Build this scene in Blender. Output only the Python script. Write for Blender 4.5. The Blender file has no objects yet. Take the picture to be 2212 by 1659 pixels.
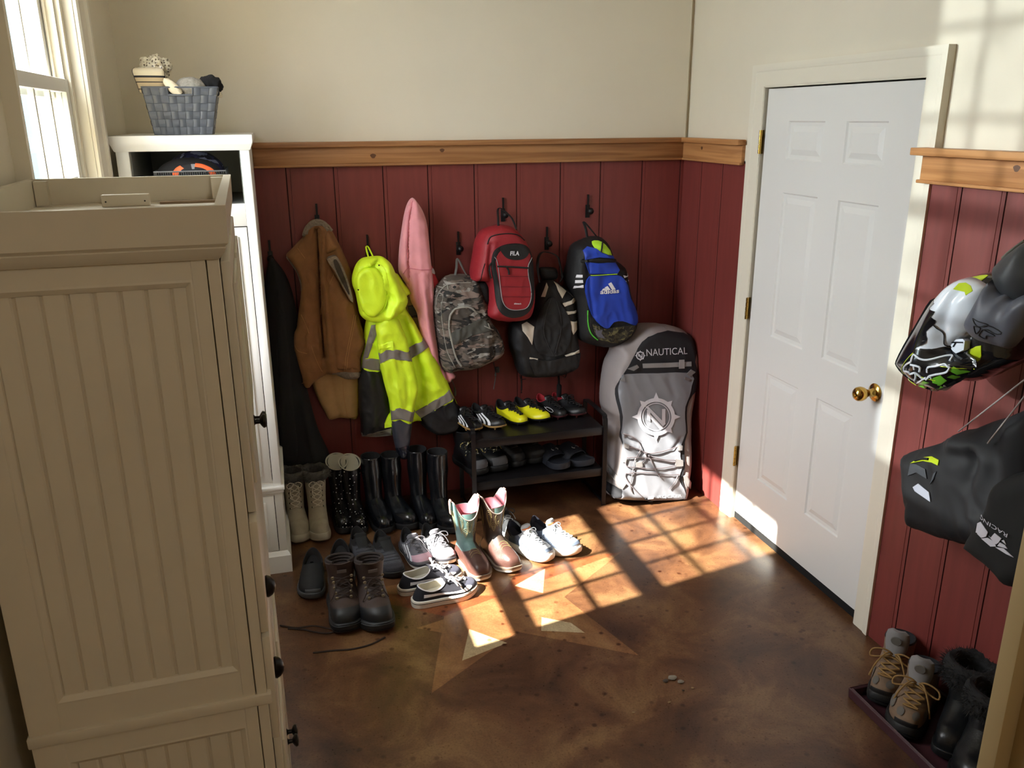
import bpy, bmesh, math, random
import numpy as np
from mathutils import Vector, Matrix, Euler, geometry, noise
random.seed(7)
PI = math.pi
SC = bpy.context.scene
COL = SC.collection

# ---------------------------------------------------------------- camera
FPX, CAM = 1813.63, Vector((-2.0803, -4.1094, 1.9227))
YAW, PITCH, ROLL = 0.271497, 0.306714, -0.005984
FWD = Vector((math.sin(YAW)*math.cos(PITCH), math.cos(YAW)*math.cos(PITCH), -math.sin(PITCH)))
_r = Vector((math.cos(YAW), -math.sin(YAW), 0)); _u = _r.cross(FWD)
RGT = _r*math.cos(ROLL) + _u*math.sin(ROLL); UPV = -_r*math.sin(ROLL) + _u*math.cos(ROLL)
cd = bpy.data.cameras.new('camera'); cam = bpy.data.objects.new('camera', cd); COL.objects.link(cam)
m = Matrix((RGT, UPV, -FWD)).transposed().to_4x4(); m.translation = CAM; cam.matrix_world = m
cd.sensor_width = 36; cd.lens = FPX/2212*36; cd.clip_start = .02
SC.camera = cam

def at(px, py, ax, val):
    """point of the place seen at photo pixel (px,py) on the plane coordinate[ax]=val"""
    d = FWD + RGT*((px-1106)/FPX) - UPV*((py-829.5)/FPX)
    return CAM + d*((val-CAM[ax])/d[ax])

# ---------------------------------------------------------------- light
SC.view_settings.view_transform = 'Standard'; SC.view_settings.look = 'None'
SC.view_settings.gamma = 1; SC.view_settings.use_curve_mapping = False
SC.view_settings.exposure = 0.0
SC.cycles.use_denoising = True
SC.cycles.max_bounces = 10; SC.cycles.diffuse_bounces = 6; SC.cycles.glossy_bounces = 3
SC.cycles.transparent_max_bounces = 12; SC.cycles.caustics_reflective = False; SC.cycles.caustics_refractive = False
SC.cycles.sample_clamp_indirect = 6
world = bpy.data.worlds.new('world'); SC.world = world; world.use_nodes = True
bg = world.node_tree.nodes['Background']
bg.inputs[0].default_value = (.93, .93, .97, 1); bg.inputs[1].default_value = 22
def lamp(name, kind, energy, col, loc, direction, **k):
    l = bpy.data.lights.new(name, kind); l.energy = energy; l.color = col
    o = bpy.data.objects.new(name, l); COL.objects.link(o); o.location = loc
    o.rotation_euler = Vector(direction).to_track_quat('-Z', 'Y').to_euler()
    for a, b in k.items(): setattr(l, a, b)
    return o
lamp('sun', 'SUN', 46.0, (1, .93, .82), (-6, -2, 6), (1, .212, -.974), angle=math.radians(.6))
# sun mirrored by glass across the yard: a weak second beam, nearly level, through the same window
lamp('sun_mirrored_by_glass', 'SUN', 2.4, (.95, 1, .98), (-9, 1, 3), (1, -.285, -.145), angle=math.radians(.9))
po = lamp('window_portal', 'AREA', 1, (1, 1, 1), (-2.80, -1.26, 2.0), (1, 0, 0), shape='RECTANGLE', size=.9, size_y=1.85)
po.data.cycles.is_portal = True
lamp('hall_fill_light', 'POINT', 24, (1, .93, .82), (-1.3, -5.0, 2.7), (0, 0, -1), shadow_soft_size=.12)  # unseen warm fill, added to brighten the armoire side facing the hall

# ---------------------------------------------------------------- materials
def lin(c):
    return tuple((x/12.92 if x <= .04045 else ((x+.055)/1.055)**2.4) for x in (v/255 for v in c))
MATS = {}
def M(name, col, rough=.6, metal=0., var=0., scale=8., bump=0., bscale=80., coat=0., spec=.5, sheen=0., stretch=(1, 1, 1), dist=.002):
    if name in MATS: return MATS[name]
    mt = bpy.data.materials.new(name); mt.use_nodes = True; nt = mt.node_tree; b = nt.nodes['Principled BSDF']
    c = lin(col); b.inputs['Base Color'].default_value = (*c, 1); b.inputs['Roughness'].default_value = rough
    b.inputs['Metallic'].default_value = metal; b.inputs['Coat Weight'].default_value = coat
    b.inputs['Specular IOR Level'].default_value = spec; b.inputs['Sheen Weight'].default_value = sheen
    tc = nt.nodes.new('ShaderNodeTexCoord'); mp = nt.nodes.new('ShaderNodeMapping'); mp.inputs['Scale'].default_value = stretch
    nt.links.new(tc.outputs['Object'], mp.inputs[0])
    if var:
        n = nt.nodes.new('ShaderNodeTexNoise'); n.inputs['Scale'].default_value = scale; n.inputs['Detail'].default_value = 6
        n.inputs['Roughness'].default_value = .62
        nt.links.new(mp.outputs[0], n.inputs['Vector'])
        r = nt.nodes.new('ShaderNodeValToRGB'); r.color_ramp.elements[0].position = .3; r.color_ramp.elements[1].position = .7
        r.color_ramp.elements[0].color = (*[x*(1-var) for x in c], 1); r.color_ramp.elements[1].color = (*[min(1, x*(1+var*.7)) for x in c], 1)
        nt.links.new(n.outputs['Fac'], r.inputs[0]); nt.links.new(r.outputs[0], b.inputs['Base Color'])
    if bump:
        n2 = nt.nodes.new('ShaderNodeTexNoise'); n2.inputs['Scale'].default_value = bscale; n2.inputs['Detail'].default_value = 4
        nt.links.new(mp.outputs[0], n2.inputs['Vector'])
        bp = nt.nodes.new('ShaderNodeBump'); bp.inputs['Strength'].default_value = bump; bp.inputs['Distance'].default_value = dist
        nt.links.new(n2.outputs['Fac'], bp.inputs['Height']); nt.links.new(bp.outputs[0], b.inputs['Normal'])
    MATS[name] = mt; return mt
def node(nt, kind, **k):
    n = nt.nodes.new(kind)
    for a, b in k.items():
        if a.startswith('i_'): n.inputs[a[2:].replace('_', ' ')].default_value = b
        else: setattr(n, a, b)
    return n
def ramp(nt, src, stops, interp='LINEAR'):
    r = nt.nodes.new('ShaderNodeValToRGB'); cr = r.color_ramp; cr.interpolation = interp
    while len(cr.elements) < len(stops): cr.elements.new(.5)
    for e, (p, c) in zip(cr.elements, stops): e.position = p; e.color = (*lin(c), 1)
    nt.links.new(src, r.inputs[0]); return r

def concrete_mat(name, dark, mid, light, gloss=.3):
    mt = bpy.data.materials.new(name); mt.use_nodes = True; nt = mt.node_tree; b = nt.nodes['Principled BSDF']
    tc = node(nt, 'ShaderNodeTexCoord')
    n1 = node(nt, 'ShaderNodeTexNoise', i_Scale=3.2, i_Detail=8, i_Roughness=.65, i_Distortion=.5)
    nt.links.new(tc.outputs['Object'], n1.inputs['Vector'])
    r1 = ramp(nt, n1.outputs['Fac'], [(.36, dark), (.5, mid), (.63, light)])
    n2 = node(nt, 'ShaderNodeTexNoise', i_Scale=130, i_Detail=5, i_Roughness=.65)
    nt.links.new(tc.outputs['Object'], n2.inputs['Vector'])
    r2 = ramp(nt, n2.outputs['Fac'], [(.3, (178, 170, 162)), (.6, (255, 255, 255))])
    mx = node(nt, 'ShaderNodeMix', data_type='RGBA', blend_type='MULTIPLY'); mx.inputs[0].default_value = .6
    nt.links.new(r1.outputs[0], mx.inputs[6]); nt.links.new(r2.outputs[0], mx.inputs[7])
    v = node(nt, 'ShaderNodeTexVoronoi', i_Scale=17, i_Randomness=1.)
    nt.links.new(tc.outputs['Object'], v.inputs['Vector'])
    r3 = ramp(nt, v.outputs['Distance'], [(.10, (150, 110, 90)), (.2, (255, 255, 255))])
    n4 = node(nt, 'ShaderNodeTexNoise', i_Scale=2.1, i_Detail=2); nt.links.new(tc.outputs['Object'], n4.inputs['Vector'])
    r4 = ramp(nt, n4.outputs['Fac'], [(.40, (0, 0, 0)), (.55, (255, 255, 255))])
    mx2 = node(nt, 'ShaderNodeMix', data_type='RGBA', blend_type='MULTIPLY')
    nt.links.new(r4.outputs[0], mx2.inputs[0]); nt.links.new(mx.outputs[2], mx2.inputs[6]); nt.links.new(r3.outputs[0], mx2.inputs[7])
    nt.links.new(mx2.outputs[2], b.inputs['Base Color'])
    rr = node(nt, 'ShaderNodeMapRange'); rr.inputs[3].default_value = gloss-.08; rr.inputs[4].default_value = gloss+.16
    nt.links.new(n2.outputs['Fac'], rr.inputs[0]); nt.links.new(rr.outputs[0], b.inputs['Roughness'])
    bp = node(nt, 'ShaderNodeBump', i_Strength=.03, i_Distance=.002); nt.links.new(n2.outputs['Fac'], bp.inputs['Height'])
    nt.links.new(bp.outputs[0], b.inputs['Normal'])
    return mt
def wood_mat(name, base, dark, axis):
    mt = bpy.data.materials.new(name); mt.use_nodes = True; nt = mt.node_tree; b = nt.nodes['Principled BSDF']
    tc = node(nt, 'ShaderNodeTexCoord'); mp = node(nt, 'ShaderNodeMapping')
    s = [14, 14, 30]; s[axis] = 1.1; mp.inputs['Scale'].default_value = s
    nt.links.new(tc.outputs['Object'], mp.inputs[0])
    n = node(nt, 'ShaderNodeTexNoise', i_Scale=1.5, i_Detail=5, i_Distortion=.8); nt.links.new(mp.outputs[0], n.inputs['Vector'])
    r = ramp(nt, n.outputs['Fac'], [(.35, dark), (.6, base)])
    nt.links.new(r.outputs[0], b.inputs['Base Color']); b.inputs['Roughness'].default_value = .45
    return mt
def camo_mat(name, cols, scale=18, stretch=(1, 1, 2.6), rot=.5):
    mt = bpy.data.materials.new(name); mt.use_nodes = True; nt = mt.node_tree; b = nt.nodes['Principled BSDF']
    tc = node(nt, 'ShaderNodeTexCoord'); mp = node(nt, 'ShaderNodeMapping'); mp.inputs['Scale'].default_value = stretch
    mp.inputs['Rotation'].default_value = (0, rot, 0)
    nt.links.new(tc.outputs['Object'], mp.inputs[0])
    n = node(nt, 'ShaderNodeTexNoise', i_Scale=scale, i_Detail=2.5, i_Distortion=1.2); nt.links.new(mp.outputs[0], n.inputs['Vector'])
    k = len(cols); out = None
    base = ramp(nt, n.outputs['Fac'], [(0, cols[0]), (.5, cols[min(1, k-1)])], 'CONSTANT').outputs[0]
    for i, c in enumerate(cols[2:]):
        n2 = node(nt, 'ShaderNodeTexNoise', i_Scale=scale*(1.1+.25*i), i_Detail=2.0, i_Distortion=.8, noise_dimensions='4D'); n2.inputs['W'].default_value = 3.7*i+1
        nt.links.new(mp.outputs[0], n2.inputs['Vector']); g = ramp(nt, n2.outputs['Fac'], [(0, (0, 0, 0)), (.57+.015*i, (255, 255, 255))], 'CONSTANT')
        mx = node(nt, 'ShaderNodeMix', data_type='RGBA'); nt.links.new(g.outputs[0], mx.inputs[0]); nt.links.new(base, mx.inputs[6]); mx.inputs[7].default_value = (*lin(c), 1); base = mx.outputs[2]
    nt.links.new(base, b.inputs['Base Color']); b.inputs['Roughness'].default_value = .85
    MATS[name] = mt; return mt
def dots_mat(name, base, dot, scale, size):
    mt = bpy.data.materials.new(name); mt.use_nodes = True; nt = mt.node_tree; b = nt.nodes['Principled BSDF']
    tc = node(nt, 'ShaderNodeTexCoord'); v = node(nt, 'ShaderNodeTexVoronoi', i_Scale=scale, i_Randomness=.55)
    nt.links.new(tc.outputs['Object'], v.inputs['Vector'])
    r = ramp(nt, v.outputs['Distance'], [(0, dot), (size, base)], 'CONSTANT')
    nt.links.new(r.outputs[0], b.inputs['Base Color']); b.inputs['Roughness'].default_value = .25
    return mt
def glass_mat():
    mt = bpy.data.materials.new('window_glass'); mt.use_nodes = True; nt = mt.node_tree
    for n in list(nt.nodes): nt.nodes.remove(n)
    o = node(nt, 'ShaderNodeOutputMaterial'); mx = node(nt, 'ShaderNodeMixShader'); t = node(nt, 'ShaderNodeBsdfTransparent')
    t.inputs[0].default_value = (.96, .98, .98, 1)
    g = node(nt, 'ShaderNodeBsdfGlossy', i_Roughness=.03); mx.inputs[0].default_value = .05; mt.use_transparent_shadow = True
    nt.links.new(t.outputs[0], mx.inputs[1]); nt.links.new(g.outputs[0], mx.inputs[2])
    nt.links.new(mx.outputs[0], o.inputs[0]); return mt

# ---------------------------------------------------------------- mesh helpers
class MB:
    def __init__(s): s.v = []; s.f = []; s.m = []
    def add(s, vs, fs, m=0):
        o = len(s.v); s.v += [tuple(p) for p in vs]
        s.f += [tuple(o+i for i in f) for f in fs]; s.m += ([m]*len(fs) if isinstance(m, int) else list(m)); return s
    def box(s, x0, x1, y0, y1, z0, z1, m=0, bev=0):
        if bev:
            b = bev; hx, hy, hz = (x1-x0)/2, (y1-y0)/2, (z1-z0)/2; b = min(b, hx*.49, hy*.49, hz*.49)
            bm = bmesh.new(); bmesh.ops.create_cube(bm, size=1)
            for v in bm.verts: v.co = Vector(((x0+x1)/2+v.co.x*2*hx, (y0+y1)/2+v.co.y*2*hy, (z0+z1)/2+v.co.z*2*hz))
            bmesh.ops.bevel(bm, geom=list(bm.edges), offset=b, segments=2, affect='EDGES', profile=.5)
            bm.verts.index_update(); vs = [v.co[:] for v in bm.verts]; fs = [[v.index for v in f.verts] for f in bm.faces]; bm.free()
            return s.add(vs, fs, m)
        vs = [(x, y, z) for x in (x0, x1) for y in (y0, y1) for z in (z0, z1)]
        return s.add(vs, [(0, 1, 3, 2), (4, 6, 7, 5), (0, 4, 5, 1), (2, 3, 7, 6), (0, 2, 6, 4), (1, 5, 7, 3)], m)
    def rings(s, R, m=0, cap0=False, cap1=False, closed=True):
        n = len(R[0]); vs = [p for r in R for p in r]; fs = []; ms = []
        for k in range(len(R)-1):
            for i in range(n if closed else n-1):
                j = (i+1) % n; fs.append((k*n+i, k*n+j, (k+1)*n+j, (k+1)*n+i)); ms.append(m(k, i) if callable(m) else m)
        if cap0: fs.append(tuple(range(n))[::-1]); ms.append(m(0, 0) if callable(m) else m)
        if cap1: fs.append(tuple((len(R)-1)*n+i for i in range(n))); ms.append(m(len(R)-2, 0) if callable(m) else m)
        return s.add(vs, fs, ms)
    def tube(s, pts, r, m=0, n=8, flat=1.):
        P = [Vector(p) for p in pts]; R = []
        up = Vector((0, 0, 1))
        for i, p in enumerate(P):
            t = (P[min(i+1, len(P)-1)]-P[max(i-1, 0)])
            if t.length < 1e-9: t = Vector((0, 0, 1))
            t.normalize()
            a = t.cross(up)
            if a.length < .05: a = t.cross(Vector((0, 1, 0)))
            a.normalize(); b = t.cross(a); rr = r[i] if isinstance(r, (list, tuple)) else r
            R.append([tuple(p + a*math.cos(2*PI*k/n)*rr + b*math.sin(2*PI*k/n)*rr*flat) for k in range(n)])
        return s.rings(R, m, True, True)
    def lathe(s, prof, o, axis=2, n=24, m=0):
        R = []
        for r, h in prof:
            ring = []
            for k in range(n):
                c, sn = math.cos(2*PI*k/n)*r, math.sin(2*PI*k/n)*r
                d = {2: (c, sn, h), 0: (h, c, sn), 1: (c, h, sn)}[axis]
                ring.append((o[0]+d[0], o[1]+d[1], o[2]+d[2]))
            R.append(ring)
        return s.rings(R, m, True, True)
    def ext(s, poly, a0, a1, axis=1, m=0):
        """polygon (2D) pushed along axis"""
        def P(u, v, a): return {0: (a, u, v), 1: (u, a, v), 2: (u, v, a)}[axis]
        n = len(poly); vs = [P(u, v, a0) for u, v in poly]+[P(u, v, a1) for u, v in poly]
        fs = [tuple(range(n))[::-1], tuple(range(n, 2*n))]+[(i, (i+1) % n, n+(i+1) % n, n+i) for i in range(n)]
        return s.add(vs, fs, m)

def catmull(pts, n=6, closed=False):
    P = [np.array(p, float) for p in pts]; L = len(P); out = []
    rng = range(L if closed else L-1)
    for i in rng:
        if closed: a, b, c, d = P[(i-1) % L], P[i], P[(i+1) % L], P[(i+2) % L]
        else: a, b, c, d = P[max(i-1, 0)], P[i], P[i+1], P[min(i+2, L-1)]
        for k in range(n):
            t = k/n; out.append(tuple(.5*((2*b)+(-a+c)*t+(2*a-5*b+4*c-d)*t*t+(-a+3*b-3*c+d)*t**3)))
    if not closed: out.append(tuple(P[-1]))
    return out

def link(name, me, parent=None, world=True):
    o = bpy.data.objects.new(name, me); COL.objects.link(o)
    if parent is not None:
        o.parent = parent
        if world: me.transform((parent.get('_m') and Matrix([parent['_m'][i*4:i*4+4] for i in range(4)]) or Matrix()).inverted())
    return o
WM = {}
def build(name, mb, mats, parent=None, world=True, smooth=True, angle=40, sub=0):
    me = bpy.data.meshes.new(name); me.from_pydata(mb.v, [], mb.f)
    for mt in (mats if isinstance(mats, (list, tuple)) else [mats]): me.materials.append(mt)
    me.polygons.foreach_set('material_index', mb.m); me.update()
    bm = bmesh.new(); bm.from_mesh(me); bmesh.ops.recalc_face_normals(bm, faces=bm.faces)
    if smooth:
        for f in bm.faces: f.smooth = True
        for e in bm.edges:
            if len(e.link_faces) == 2 and e.calc_face_angle(0) > math.radians(angle): e.smooth = False
    bm.to_mesh(me); bm.free()
    o = bpy.data.objects.new(name, me); COL.objects.link(o)
    if parent is not None:
        o.parent = parent
        if world and parent.name in WM: me.transform(WM[parent.name].inverted())
        WM[o.name] = WM.get(parent.name, Matrix())
    if sub:
        md = o.modifiers.new('sub', 'SUBSURF'); md.levels = sub; md.render_levels = sub
    return o
def tag(o, label=None, cat=None, group=None, kind=None):
    if label: o['label'] = label
    if cat: o['category'] = cat
    if group: o['group'] = group
    if kind: o['kind'] = kind
    return o
def thing(name, label, cat, loc=(0, 0, 0), rz=0, group=None):
    o = bpy.data.objects.new(name, None); COL.objects.link(o); o.empty_display_size = .05
    o.location = loc; o.rotation_euler = (0, 0, rz); tag(o, label, cat, group)
    WM[o.name] = Matrix.Translation(Vector(loc)) @ Matrix.Rotation(rz, 4, 'Z')
    return o
def struct(name, mb, mats, parent=None, **k):
    o = build(name, mb, mats, parent, **k)
    if parent is None: o['kind'] = 'structure'
    return o
# ---------------------------------------------------------------- the room
XL = -2.665
m_cream = M('wall_paint', (222, 214, 196), .75, var=.03, scale=2, bump=.05, bscale=200)
m_trimw = M('trim_paint', (232, 228, 212), .4)
m_ceil = M('ceiling_paint', (235, 232, 225), .9)
m_red = M('red_planks', (116, 50, 46), .5, var=.14, scale=5, stretch=(6, 6, .6), coat=.05)
m_groove = M('plank_groove', (62, 24, 23), .8)
m_wood_x = wood_mat('pine_rail_x', (168, 120, 76), (138, 92, 54), 0)
m_wood_y = wood_mat('pine_rail_y', (190, 138, 88), (160, 108, 64), 1)
m_knot = M('pine_knot', (92, 58, 34), .5)
m_floor = concrete_mat('stained_concrete', (64, 41, 28), (92, 61, 40), (118, 88, 58), .27)
m_star = concrete_mat('stained_concrete_star', (96, 62, 38), (124, 86, 54), (140, 106, 70), .3)
m_starc = concrete_mat('bare_concrete_star', (150, 130, 98), (170, 150, 116), (186, 168, 134), .32)
m_starr = concrete_mat('red_concrete_star', (86, 46, 28), (116, 62, 36), (132, 80, 48), .3)
m_hall = M('hall_paint', (196, 176, 134), .8)
m_black = M('black_gap_shade', (8, 8, 8), .9)  # near-black colour standing in for shade in the under-door gap

fb = MB()
fb.add([(-4.5, -6.5, 0), (2, -6.5, 0), (2, -3.5, 0), (-4.5, -3.5, 0), (-2.75, -3.5, 0), (2, .3, 0), (-2.75, .3, 0)], [(0, 1, 2, 3), (4, 2, 5, 6)], 0)
def flat(poly, z, mm): fb.add([(x, y, z) for x, y in poly], [tuple(range(len(poly)))], mm)
cx, cy, R1, R2 = -1.30, -1.10, .67, .27
for k in range(5):
    a = math.radians(-54+72*k); b = math.radians(-54+72*k+36); c = math.radians(-54+72*k-36)
    tip = (cx+R1*math.cos(a), cy+R1*math.sin(a)); n1 = (cx+R2*math.cos(b), cy+R2*math.sin(b)); n0 = (cx+R2*math.cos(c), cy+R2*math.sin(c))
    flat([(cx, cy), n0, tip], .0004, 1); flat([(cx, cy), tip, n1], .0004, 3 if k % 2 else 1)
flat([(-1.18, -1.30), (-1.21, -1.39), (-1.05, -1.45), (-1.08, -1.37)], .0008, 2)
flat([(-1.48, -1.30), (-1.55, -1.49), (-1.36, -1.43)], .0008, 2)
flat([(-1.22, -1.04), (-1.12, -1.13), (-1.05, -.94)], .0008, 2)
flat([(-1.68, -1.235), (-1.58, -1.30), (-1.50, -1.22), (-1.54, -1.20)], .0008, 1)
struct('floor', fb, [m_floor, m_star, m_starc, m_starr])

# plank profile: list of (u, depth) with a pair of beads at every joint
def planks(grooves, u0, u1):
    pr = [(u0, 0)]
    for g in sorted(grooves):
        for c, k in ((g-.009, 1.), (g+.009, .45)):
            pr += [(c-.0026*k, 0), (c-.0008*k, .005*k), (c+.0008*k, .005*k), (c+.0026*k, 0)]
    return pr+[(u1, 0)]
H0, HB, HC = 0, 1.73, 3.05
def plank_wall(mb, grooves, u0, u1, fn):
    pr = planks(grooves, u0, u1); R = [[fn(u, d, z) for u, d in pr] for z in (H0, HB)]
    mb.rings(R, lambda k, i: 1 if (pr[i][1] > .004 or pr[i+1][1] > .004) else 0, closed=False)
wb = MB()
plank_wall(wb, [-2.227+.222*i+(.004 if i % 2 else -.003) for i in range(11) if i], XL, 0, lambda u, d, z: (u, d, z))
wb.box(XL-.1, .1, .02, .15, 0, HC, 2); wb.box(XL, 0, 0, .03, HB-.01, HC, 2)
struct('wall_back', wb, [m_red, m_groove, m_cream], angle=20)
# right wall with the door opening
DY0, DY1, DZ = -.715, -1.680, 2.045
wr = MB()
plank_wall(wr, [-.19, -.40], DY0+.0, 0, lambda u, d, z: (d, u, z))
plank_wall(wr, [-1.893, -2.065, -2.24, -2.44, -2.66], -3.0, DY1, lambda u, d, z: (d, u, z))
for a, b in ((DY0, .02), (-3.0, DY1)):
    wr.box(.02, .15, a, b, 0, HC, 2); wr.box(0, .03, a, b, HB-.01, 1.80, 2)
wr.box(.02, .15, DY1, DY0, DZ+.01, HC, 2)
struct('wall_right', wr, [m_red, m_groove, m_cream], angle=20)
# left wall with the window opening
WY0, WY1, WZ0, WZ1 = -1.71, -.80, 1.10, 2.90
wl = MB()
wl.box(XL-.14, XL, -3.6, WY0, 0, HC); wl.box(XL-.14, XL, WY1, .15, 0, HC)
wl.box(XL-.14, XL, WY0, WY1, 0, WZ0); wl.box(XL-.14, XL, WY0, WY1, WZ1, HC)
struct('wall_left', wl, [m_cream])
cb = MB(); cb.box(-4.6, 2, -6.6, -3.5, HC, HC+.1); cb.box(XL-.14, .15, -3.5, .15, HC, HC+.1); struct('ceiling', cb, [m_ceil])
# partition with the opening the photo is taken through, and the hall behind
pb = MB(); pb.box(-.715, .15, -3.16, -3.03, 0, HC); pb.box(-.715, .15, -3.04, -3.0, 0, HC); struct('wall_partition', pb, [m_hall])
tb = MB(); tb.box(-.772, -.715, -3.035, -2.995, 0, 2.6, bev=.003); tb.box(-.735, -.62, -3.185, -3.03, 0, 2.6, bev=.004)
struct('trim_1', tb, [M('hall_trim', (178, 156, 112), .6)])
hb = MB(); hb.box(-4.6, -4.5, -6.5, -3.5, 0, HC); hb.box(1.9, 2, -6.5, -3.1, 0, HC); hb.box(-4.6, 2, -6.6, -6.5, 0, HC)
hb.box(-4.6, XL-.13, -3.62, -3.5, 0, HC); hb.box(.14, 2, -3.16, -3.04, 0, HC)
struct('wall_hall', hb, [m_hall])

# pine rail
def rail(name, mb_fn, mt):
    mb = MB(); mb_fn(mb); struct(name, mb, [mt, m_knot], angle=30)
def knot(mb, c, r, ax):
    n = 14; vs = []
    for k in range(n):
        a = 2*PI*k/n; u, v = r*math.cos(a)*(1+.2*math.sin(3*a)), r*.8*math.sin(a)
        vs.append((c[0]+u, c[1], c[2]+v) if ax == 1 else (c[0], c[1]+u, c[2]+v))
    mb.add(vs, [tuple(range(n))], 1)
def rb(mb):
    mb.box(-2.15, 0, -.018, .0, 1.722, 1.80, bev=.002); mb.box(-2.15, 0, -.026, 0, 1.712, 1.723, bev=.003); mb.box(-2.16, 0, -.042, 0, 1.80, 1.824, bev=.003)
    knot(mb, (at(806, 337, 1, -.0185)), .013, 1); knot(mb, (at(955, 325, 1, -.0185)), .011, 1)
rail('trim_2', rb, m_wood_x)
def rr1(mb):
    mb.box(-.018, 0, -.60, -.018, 1.722, 1.80, bev=.002); mb.box(-.026, 0, -.60, -.018, 1.712, 1.723, bev=.003); mb.box(-.042, 0, -.602, -.03, 1.80, 1.824, bev=.003)
    knot(mb, at(1516, 320, 0, -.0185), .010, 0)
rail('trim_3', rr1, m_wood_y)
def rr2(mb):
    mb.box(-.03, 0, -3.0, -1.745, 1.722, 1.80, bev=.002); mb.box(-.036, 0, -3.0, -1.735, 1.712, 1.723, bev=.003); mb.box(-.065, 0, -3.0, -1.725, 1.80, 1.824, bev=.003)
    knot(mb, at(2196, 364, 0, -.0305), .012, 0)
rail('trim_4', rr2, m_wood_y)

# door: white six panel slab, casing, hinges, brass knob
m_door = M('door_paint', (226, 226, 224), .38)
m_case = M('casing_paint', (226, 220, 204), .42)
m_brass = M('polished_brass', (205, 165, 85), .18, metal=1)
dr = MB()
px0 = .012
Ys = (DY0-.018, DY1+.004)
panels = []
for ya, yb in ((-.905, -1.150), (-1.282, -1.512)):
    for za, zb in ((.288, .815), (.985, 1.615), (1.750, 1.905)): panels.append((yb, ya, za, zb))
# slab front built as a grid with raised panels
ys = sorted({Ys[0], Ys[1]} | {p[0] for p in panels} | {p[1] for p in panels}); zs = sorted({.045, 2.035} | {p[2] for p in panels} | {p[3] for p in panels})
for i in range(len(ys)-1):
    for j in range(len(zs)-1):
        y0, y1, z0, z1 = ys[i], ys[i+1], zs[j], zs[j+1]
        if any(abs(y0-p[0]) < 1e-6 and abs(z0-p[2]) < 1e-6 for p in panels):
            def ring(k, x): return [(x, y0+k, z0+k), (x, y1-k, z0+k), (x, y1-k, z1-k), (x, y0+k, z1-k)]
            dr.rings([ring(0, px0), ring(.006, px0+.006), ring(.014, px0+.007), ring(.020, px0+.007), ring(.042, px0+.0005)], 0, cap1=True)
        else: dr.add([(px0, y0, z0), (px0, y1, z0), (px0, y1, z1), (px0, y0, z1)], [(0, 1, 2, 3)], 0)
dr.box(px0+.009, px0+.045, Ys[1], Ys[0], .045, 2.035)
for z, y in ((.045, 0), (2.035, 0)):
    dr.add([(px0, Ys[1], z), (px0, Ys[0], z), (px0+.045, Ys[0], z), (px0+.045, Ys[1], z)], [(0, 1, 2, 3)])
for y in Ys: dr.add([(px0, y, .045), (px0, y, 2.035), (px0+.045, y, 2.035), (px0+.045, y, .045)], [(0, 1, 2, 3)])
door = struct('door_1', dr, [m_door], angle=12)
kb = MB(); kz, ky = .945, -1.621
kb.lathe([(0, .012), (.033, .012), (.034, .008), (.030, .004), (.017, .0), (.014, -.008), (.013, -.022), (.017, -.030), (.024, -.040), (.0275, -.052), (.026, -.066), (.020, -.074), (.012, -.077), (.009, -.072), (0, -.072)], (0, ky, kz), axis=0, n=32)
o = build('door_knob', kb, m_brass, door); o['label'] = 'polished brass door knob'
for z in (1.817, 1.075, .336):
    hb_ = MB()
    for k in range(5): hb_.lathe([(0, 0), (.0065, 0), (.0065, .0185), (0, .0185)], (-.006, DY0-.010, z-.05+k*.0203), n=10)
    hb_.box(-.002, .012, DY0-.006, DY0+.001, z-.05, z+.05)
    o = build('hinge', hb_, m_brass, door); o['label'] = 'brass hinge'
fr = MB()   # jamb, stop; black box paints the shade in the gap under the slab
fr.box(.001, .15, DY0-.004, DY0+.02, 0, DZ+.012); fr.box(.001, .15, DY1-.02, DY1, 0, DZ+.012); fr.box(.001, .15, DY1, DY0, DZ-.004, DZ+.012)
fr.box(.022, .12, DY1, DY0, 0, .0435, 1); fr.box(.13, .15, DY1, DY0, 0, DZ, 1)
build('door_frame', fr, [m_case, m_black], door)
cs = MB()
prof = [(0, .03), (0, -.001), (.008, -.004), (.060, -.005), (.066, -.008), (.078, -.010), (.090, -.010), (.090, .03)]   # (outward, proud)
def casing(mb, a0, a1, zt, prof, fn, leg_bottom=0):
    R = []
    for (u, v) in prof: R.append([fn(a0+u, v, leg_bottom), fn(a0+u, v, zt+u), fn(a1-u, v, zt+u), fn(a1-u, v, leg_bottom)])
    R = [list(r) for r in zip(*R)]
    mb.rings(R, 0, cap0=True, cap1=True)
casing(cs, DY0+.0, DY1-.0, DZ, prof, lambda y, p, z: (p, y, z))
build('door_casing', cs, m_case, door, angle=25)

# window: double hung, lower sash raised, both sashes 4 x 3 panes
m_sash = M('sash_paint', (228, 228, 224), .35)
m_glass = glass_mat()
GY0, GY1 = -1.68, -.89
def sash(x, zb, zt, rb_, rt, rows=3, open_sides=.03):
    mb = MB(); t = .016
    mb.box(x-t, x+t, GY0-open_sides, GY0, zb-rb_, zt+rt, bev=.002); mb.box(x-t, x+t, GY1, GY1+.05, zb-rb_, zt+rt, bev=.002)
    mb.box(x-t, x+t, GY0, GY1, zb-rb_, zb, bev=.002); mb.box(x-t, x+t, GY0, GY1, zt, zt+rt, bev=.002)
    w = .009
    for k in (1, 2, 3): y = GY0+(GY1-GY0)*k/4; mb.box(x-.008, x+.008, y-w, y+w, zb, zt)
    for k in range(1, rows): z = zb+(zt-zb)*k/rows; mb.box(x-.008, x+.008, GY0, GY1, z-w, z+w)
    g = MB(); g.box(x-.002, x+.002, GY0, GY1, zb, zt); return mb, g
wf = MB()
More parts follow.
